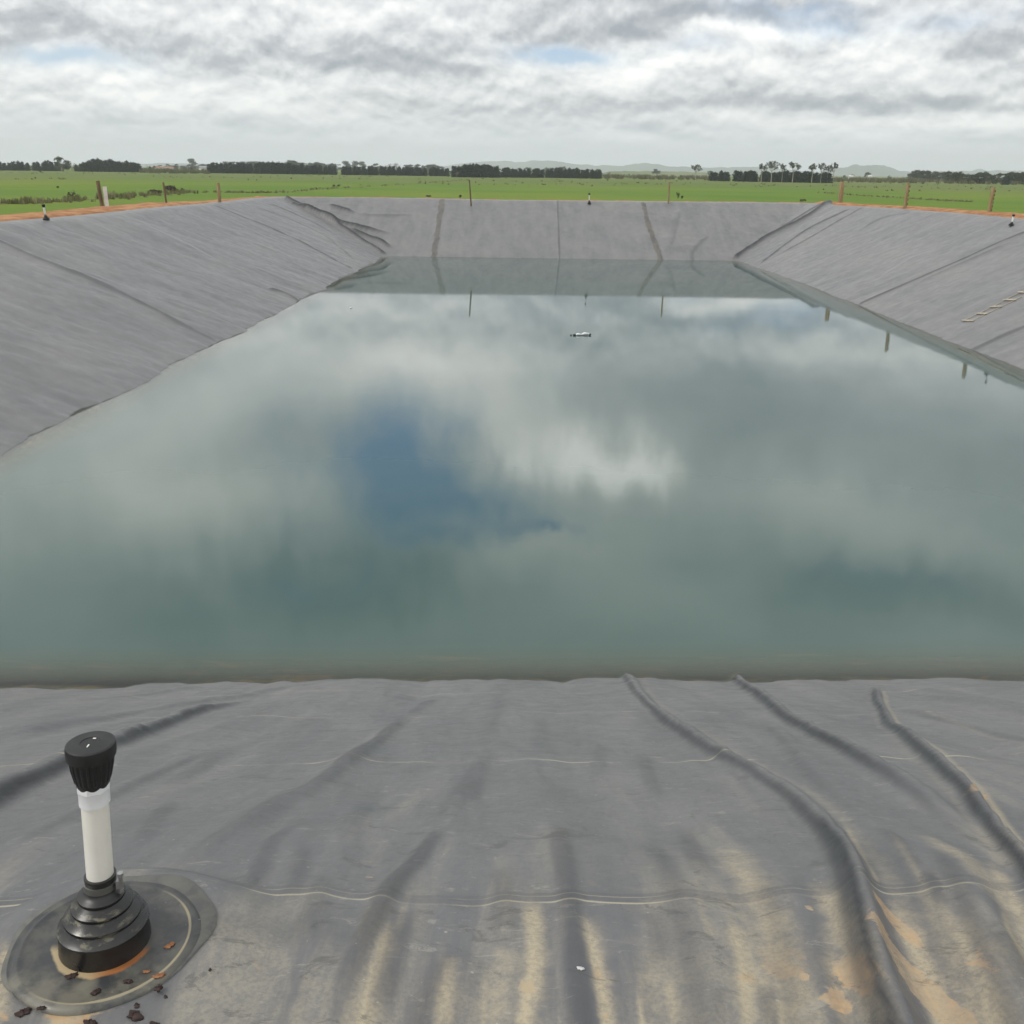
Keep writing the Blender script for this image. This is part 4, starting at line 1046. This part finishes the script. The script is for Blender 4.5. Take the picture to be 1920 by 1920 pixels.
def flange_material():
    m, T, b = material('flange_sheet', rough=0.45)
    oc = T.new('ShaderNodeTexCoord').outputs['Object']
    n1, _ = T.noise(oc, 16, 7, .65, .4); n2, _ = T.noise(oc, 45, 5, .6); n3, _ = T.noise(T.vmath('ADD', oc, (3, 1, 0)), 9, 5, .6)
    s = T.new('ShaderNodeSeparateXYZ'); T.put(s.inputs[0], oc)
    flat = T.new('ShaderNodeCombineXYZ'); T.put(flat.inputs[0], s.outputs[0]); T.put(flat.inputs[1], s.outputs[1])
    r = T.vmath('LENGTH', flat.outputs[0])
    col = T.mix(T.ramp(n1, .38, .66), (0.038, 0.040, 0.043), (0.090, 0.090, 0.080))
    frn = T.ramp(s.outputs[1], -.04, -.14)
    col = T.mix(T.math('MULTIPLY', T.math('MULTIPLY', T.ramp(n3, .42, .6), frn), .65), col, (0.20, 0.185, 0.14))
    # silt ring caught in the weld groove and sand round the foot of the boot
    ring = T.ramp(T.math('ABSOLUTE', T.math('SUBTRACT', r, .176)), .0042, .0014)
    side_ = T.ramp(T.math('ADD', T.math('SUBTRACT', s.outputs[0], T.math('MULTIPLY', s.outputs[1], .6)), T.math('MULTIPLY', n1, .08)), -.02, .16, .0, .9)
    col = T.mix(T.math('MULTIPLY', ring, side_), col, (0.30, 0.26, 0.17))
    foot = T.ramp(T.math('SUBTRACT', r, T.math('MULTIPLY', n3, .030)), .099, .092)
    fc = T.mix(T.ramp(s.outputs[0], -.01, .05), (0.42, 0.33, 0.19), (0.33, 0.13, 0.045))
    col = T.mix(T.math('MULTIPLY', foot, T.ramp(s.outputs[1], -.01, -.04)), col, fc)
    sp = T.math('MULTIPLY', T.ramp(n2, .66, .70), T.ramp(s.outputs[0], -.05, .12))
    col = T.mix(sp, col, (0.22, 0.21, 0.17))
    T.put(b.inputs['Base Color'], col); T.put(b.inputs['Roughness'], T.ramp(n1, .3, .7, .3, .6))
    return m
flangem = flange_material()
CLAMPM = material('dark_clamp_band', (.20, .20, .19), .38, .8)[0]
def stain_disc(rad_, n=64):
    return None
def vent_parts(o, detail=True):
    seg = 40 if detail else 20
    # flange sheet welded to the liner; the boot and pipe above it lean a little (as installed)
    K = 0.058
    def lean(o_):
        for v in o_.data.vertices:
            if v.co.z > .02: v.co.x += K*(v.co.z-.02)
        return o_
    fl = MB(); fl.lathe([(.197, -.012), (.196, .001), (.181, .0015), (.178, .0036), (.174, .0036), (.171, .0015), (.12, .003), (.05, .004)], 72, mod=lambda a, z: 1+.012*math.sin(3*a+1)+.006*math.sin(7*a), capb=False, capt=True)
    fl.build('flange', flangem, o)
    bt = MB(); bt.lathe([(0.0950, -.004), (0.0945, .008), (0.0912, .046), (0.0936, .049), (0.0936, .056), (0.0874, .060), (0.0770, .072), (0.0793, .075), (0.0793, .081), (0.0722, .086), (0.0608, .097), (0.0632, .100), (0.0632, .106), (0.0560, .111), (0.0460, .120), (0.0485, .123), (0.0485, .129), (0.0410, .133), (0.0350, .137), (0.0315, .142), (0.0315, .169), (0.0325, .171), (0.0325, .176), (0.0280, .177)], seg)
    b_ = lean(bt.build('boot', bootm, o)); autosmooth(b_, 50)
    pp = MB(); pp.lathe([(.0272, .14), (.0272, .370)], seg, capb=False, capt=False); lean(pp.build('pipe', pvc, o))
    cl = MB(); cl.lathe([(.0272, .3555), (.0305, .356), (.0305, .388), (.032, .391)], seg, capb=False, capt=False)
    cl.lathe([(.0335, .390), (.0335, .404), (.028, .405)], 8, capb=True, capt=True)
    c_ = lean(cl.build('collar', pvcw, o)); autosmooth(c_, 30)
    cp = MB()
    ns = 96 if detail else 24
    cp.lathe([(.030, .396), (.033, .404), (.034, .414)], ns, capb=True, capt=False)
    rib = lambda a, z: 1+.026*math.copysign(min(1, abs(math.sin(a*22))*2), math.sin(a*22))
    cp.lathe([(.033, .410), (.036, .416), (.0415, .445), (.0435, .466)], ns*3 if detail else 24, mod=rib if detail else None, capb=True, capt=False)
    cp.lathe([(.0450, .465), (.0480, .467), (.0490, .473), (.0490, .489), (.0478, .4945), (.0440, .4965)], ns, capb=True, capt=False)
    cp.lathe([(.0440, .4965), (.0200, .4975), (.0190, .4962), (.0030, .4962)], ns, capb=False, capt=True)
    c_ = lean(cp.build('cap', capm, o)); autosmooth(c_, 35)
    mk = MB(); mk.box((.001, -.014, .4975), (.0022, .010, .0012)); mk.box((.003, .014, .4975), (.006, .003, .0012)); lean(mk.build('moulded_mark', pvc, c_, False))
    bd = MB(); bd.lathe([(.0315, .146), (.0345, .1465), (.0345, .1615), (.0315, .162)], 120, mod=(lambda a, z: 1+.008*math.sin(a*60)) if detail else None)
    band = lean(bd.build('clamp', CLAMPM, o)); autosmooth(band, 30)
    sc_ = MB(); sc_.box((.042, -.006, .158), (.010, .014, .020)); sc_.tube([(.046, -.008, .140), (.046, -.008, .184)], .0042, 10); sc_.tube([(.046, -.008, .180), (.046, -.008, .187)], .007, 6); sc_.tube([(.045, -.008, .138), (.045, -.008, .146)], .006, 8)
    lean(sc_.build('screw_housing', steel, band, False))
# main vent: lean so that the cap comes where the photo has it
def lean_to(basep, top_px, h):
    best = None; d = ray(*top_px)
    t_ = (np.dot(np.array(basep)-CAM, d)); q = CAM+d*t_
    up_ = Vector(q-np.array(basep)); return up_.normalized()
vb = np.array([VENT[0], VENT[1], zf+0.006])
VN = empty('vent_pipe', tuple(vb), 'large near white vent pipe with black ribbed cap and stepped black rubber boot', 'vent pipe')
upv = lean_to(vb, (172, 1405), .55)
VSC = 1.0
vent_parts(VN)
kids = list(VN.children)
def copy_tree(src, parent):
    c_ = src.copy(); COL.objects.link(c_); c_.parent = parent
    for k in src.children: copy_tree(k, c_)
    return c_
SRC = list(VN.children)
for (pxy, ptop, z_, lb) in [((87, 412), (81, 383), RIM, 'small distant vent pipe on the left rim before the orange earth'), ((1105, 377), (1105, 362), RIM+.02, 'tiny far vent pipe on the middle of the far rim'), ((1896, 423), (1901, 402), RIM, 'small distant vent pipe leaning on the right rim')]:
    p = on_bank(*pxy)
    if 1000 < pxy[0] < 1200: p = CAM+ray(*pxy)*(66.0/ray(*pxy)[1])
    zz_ = liner_z(p[0], p[1]); print('vent', p, zz_)
    o = empty('vent_pipe', (p[0], p[1], zz_), lb, 'vent pipe')
    d = math.hypot(p[0], p[1]); dt = ray(*ptop); q = CAM+dt*(d/math.hypot(dt[0], dt[1])); ax = Vector(q-np.array([p[0], p[1], zz_]))
    o.rotation_euler = ax.to_track_quat('Z', 'Y').to_euler(); o.scale = (1.15, 1.15, ax.length/.50)
    for k in SRC:
        if k.name.split('.')[0] != 'flange': copy_tree(k, o)

# wet dark halo of the second sheet round the flange
hm, T_, hb = material('weathered_patch', rough=.5)
oc = T_.new('ShaderNodeTexCoord').outputs['Object']; n_, _ = T_.noise(oc, 18, 6, .65, .4)
T_.put(hb.inputs['Base Color'], T_.mix(T_.ramp(n_, .35, .65), (0.095, 0.096, 0.094), (0.150, 0.148, 0.125)))
pt = MB(); V = [(0, 0, .003)]; Fc = []
for k in range(72):
    a_ = 2*math.pi*k/72; r_ = .206+.012*math.sin(a_*2+.5)+.005*math.sin(a_*7); V.append((r_*math.cos(a_), r_*math.sin(a_), .003))
for k in range(72): V.append((V[k+1][0]*1.006, V[k+1][1]*1.006, -.004))
for k in range(72): Fc += [(0, k+1, (k+1) % 72+1), (k+1, k+73, (k+1) % 72+73, (k+1) % 72+1)]
pt.add(V, Fc); pa = pt.build('liner_patch', hm, None)
pa.location = (vb[0]+.006, vb[1]+.022, zf+.002); tag(pa, 'round dark membrane patch welded under the near vent pipe', 'patch')

# ------------------------------------------------------------------ clods and rusty leaves round the vent
mud = noisy('dark_mud', (0.035, 0.022, 0.020), (0.06, 0.04, 0.035), 40, 0.9, .6, bd=.004)
clay = noisy('orange_clay', (0.22, 0.09, 0.04), (0.30, 0.15, 0.075), 30, 0.9, .4, bd=.003)
def clod(px, py, s_, mat, label, flat=.5, cat='clod', name='mud_clod', seed=0):
    p = on_bank(px, py) if px > 500 else at(px, py, zf+.006); z_ = liner_z(p[0], p[1])
    if math.hypot(p[0]-vb[0], p[1]-vb[1]) < .21: z_ = max(z_, zf+.009)
    r = random.Random(seed); V = []; Fc = []; m_, n_ = 10, 16
    for i in range(m_+1):
        th = math.pi*i/m_
        for k in range(n_):
            a_ = 2*math.pi*k/n_; q = s_*(1+.3*math.sin(a_*2+seed)+.22*math.sin(a_*5+seed*2+th*2)+r.uniform(-.22, .22))*.9
            V.append((q*math.sin(th)*math.cos(a_)*1.2, q*math.sin(th)*math.sin(a_), q*math.cos(th)*flat))
    for i in range(m_):
        for k in range(n_): Fc.append((i*n_+k, i*n_+(k+1) % n_, (i+1)*n_+(k+1) % n_, (i+1)*n_+k))
    o = meshobj(name, V, Fc, mat); o.location = (p[0], p[1], z_+s_*flat*.35); tag(o, label, cat)
clods = [(43, 1895, .011, 'dark mud clod at the far lower left'), (77, 1893, .006, 'sliver of dark mud beside the lower left clod'), (168, 1915, .010, 'dark mud clod at the bottom left of the frame'),
 (252, 1902, .013, 'largest spiky dark mud clod right of the flange foot'), (256, 1882, .006, 'small dark clod just above the largest one'), (298, 1856, .008, 'dark clod beyond the right edge of the patch'),
 (180, 1863, .008, 'dark clod on the flange edge below the boot'), (135, 1833, .009, 'dark clod on the flange, left below the boot'), (240, 1843, .007, 'dark clod on the flange, right below the boot'),
 (292, 1922, .011, 'dark clod cut by the bottom of the frame'), (310, 1865, .004, 'tiny dark crumb right of the patch'), (393, 1814, .0035, 'single tiny crumb far right of the vent')]
for i, (x_, y_, s_, lb) in enumerate(clods): clod(x_, y_, s_, mud, lb, seed=i)
clod(318, 1775, .009, clay, 'long orange clay smear on the right of the flange', .15, 'clay', 'clay_lump', 31)
clod(298, 1832, .009, clay, 'orange clay lump on the front weld of the flange', .2, 'clay', 'clay_lump', 32)
clod(275, 1824, .0055, clay, 'small orange clay lump left of the front lump', .2, 'clay', 'clay_lump', 33)
clod(1088, 1826, .006, material('white_chip', (.55, .55, .55), .6)[0], 'white bird dropping on the bank at the bottom centre', .4, 'dropping', 'bird_dropping', 34)

# ------------------------------------------------------------------ rope ladder on the right bank
rope = noisy('pale_rope', (0.50, 0.44, 0.33), (0.40, 0.35, 0.26), 30, .9); rungm = noisy('pale_timber_rung', (0.60, 0.54, 0.44), (0.48, 0.42, 0.34), 10, .8)
L0 = on_bank(1814, 604); L1 = on_bank(1919, 550)
dirL = (L1-L0); dirL[2] = 0; dirL /= np.linalg.norm(dirL)
perp = np.array([-dirL[1], dirL[0], 0.0]);
a0 = on_bank(1809, 602); a1 = on_bank(1821, 606); rw = max(.34, float(np.linalg.norm((a1-a0)[:2])))
span = float(np.linalg.norm((L1-L0)[:2])); stp = span/4
print('ladder', L0, L1, rw, stp)
lad = empty('rope_ladder', (L0[0], L0[1], L0[2]), 'pale rope ladder with short timber rungs lying on the right bank', 'ladder')
def lz(x, y): return liner_z(x, y)+.012
c0 = np.array([L0[0], L0[1]]); nr_ = int(min(9, 6.3/stp))
sd_ = {}
for s_ in (-1, 1):
    pts = []
    for k in np.linspace(-.05, nr_-1+.05, nr_*5):
        q = c0+dirL[:2]*k*stp+perp[:2]*s_*rw*.42; q = q+perp[:2]*.015*math.sin(k*2.1+s_)
        pts.append((q[0]-L0[0], q[1]-L0[1], lz(*q)-L0[2]+.006))
    MB().tube(pts, .011, 7).build('side_rope', rope, lad)
for k in range(nr_):
    q = c0+dirL[:2]*k*stp; tw = .06*math.sin(k*1.7)
    pd = perp[:2]*math.cos(tw)+dirL[:2]*math.sin(tw)
    e0 = q-pd*rw*.55; e1 = q+pd*rw*.55
    MB().tube([(e0[0]-L0[0], e0[1]-L0[1], lz(*e0)-L0[2]+.02), (e1[0]-L0[0], e1[1]-L0[1], lz(*e1)-L0[2]+.02)], .024, 8).build('rung', rungm, lad)

# ------------------------------------------------------------------ things afloat
p = at(1090, 629, WZ)
fl = empty('floating_scrap', (p[0], p[1], WZ), 'white and black plastic scrap floating on open water', 'debris', rz=.12); fl.scale = (.85, .8, .75)
m_ = MB(); pts = [(-.22, 0, .02), (-.12, .02, .045), (.0, -.02, .03)]; m_.tube(pts, [.035, .05, .03], 10); m_.tube([(0, .02, .03), (.12, .06, .06), (.30, .03, .05)], [.03, .06, .035], 10)
m_.build('white_sheet', pvcw, fl)
MB().tube([(.29, .03, .04), (.35, .03, .03)], .04, 8).build('black_end', blk, fl)
m_ = MB(); m_.tube([(-.30, 0, .02), (-.20, 0, .03)], .035, 8); m_.tube([(-.40, .01, .01), (-.35, .01, .02)], .03, 8); m_.build('black_fitting', blk, fl)
p = at(658, 578, WZ)
f2 = MB().tube([(-.04, 0, .01), (0, .01, .015), (.04, 0, .01)], [.015, .025, .015], 8).build('floating_scrap', pvcw); f2.location = (p[0], p[1], WZ); tag(f2, 'small white fleck floating near the left far water', 'debris')

# ------------------------------------------------------------------ haze
USE_HAZE = True
if USE_HAZE:
    hz = MB().box((0, 4500, 99), (14000, 11000, 202)).build('haze', None, None, False)
    hz.data.materials.clear()
    m = bpy.data.materials.new('haze'); m.use_nodes = True; m.node_tree.nodes.clear(); T = NT(m.node_tree)
    out = T.new('ShaderNodeOutputMaterial'); pv = T.new('ShaderNodeVolumePrincipled')
    pv.inputs['Color'].default_value = (0.90, 0.935, 1.0, 1); pv.inputs['Density'].default_value = 0.00016; pv.inputs['Anisotropy'].default_value = 0.2
    T.l.new(pv.outputs[0], out.inputs['Volume']); hz.data.materials.append(m); tag(hz, kind='stuff')
SC.cycles.use_denoising = True
SC.cycles.max_bounces = 6; SC.cycles.transparent_max_bounces = 8; SC.cycles.volume_bounces = 3
SC.cycles.use_adaptive_sampling = True; SC.cycles.adaptive_threshold = 0.03
SC.cycles.caustics_reflective = False; SC.cycles.caustics_refractive = False
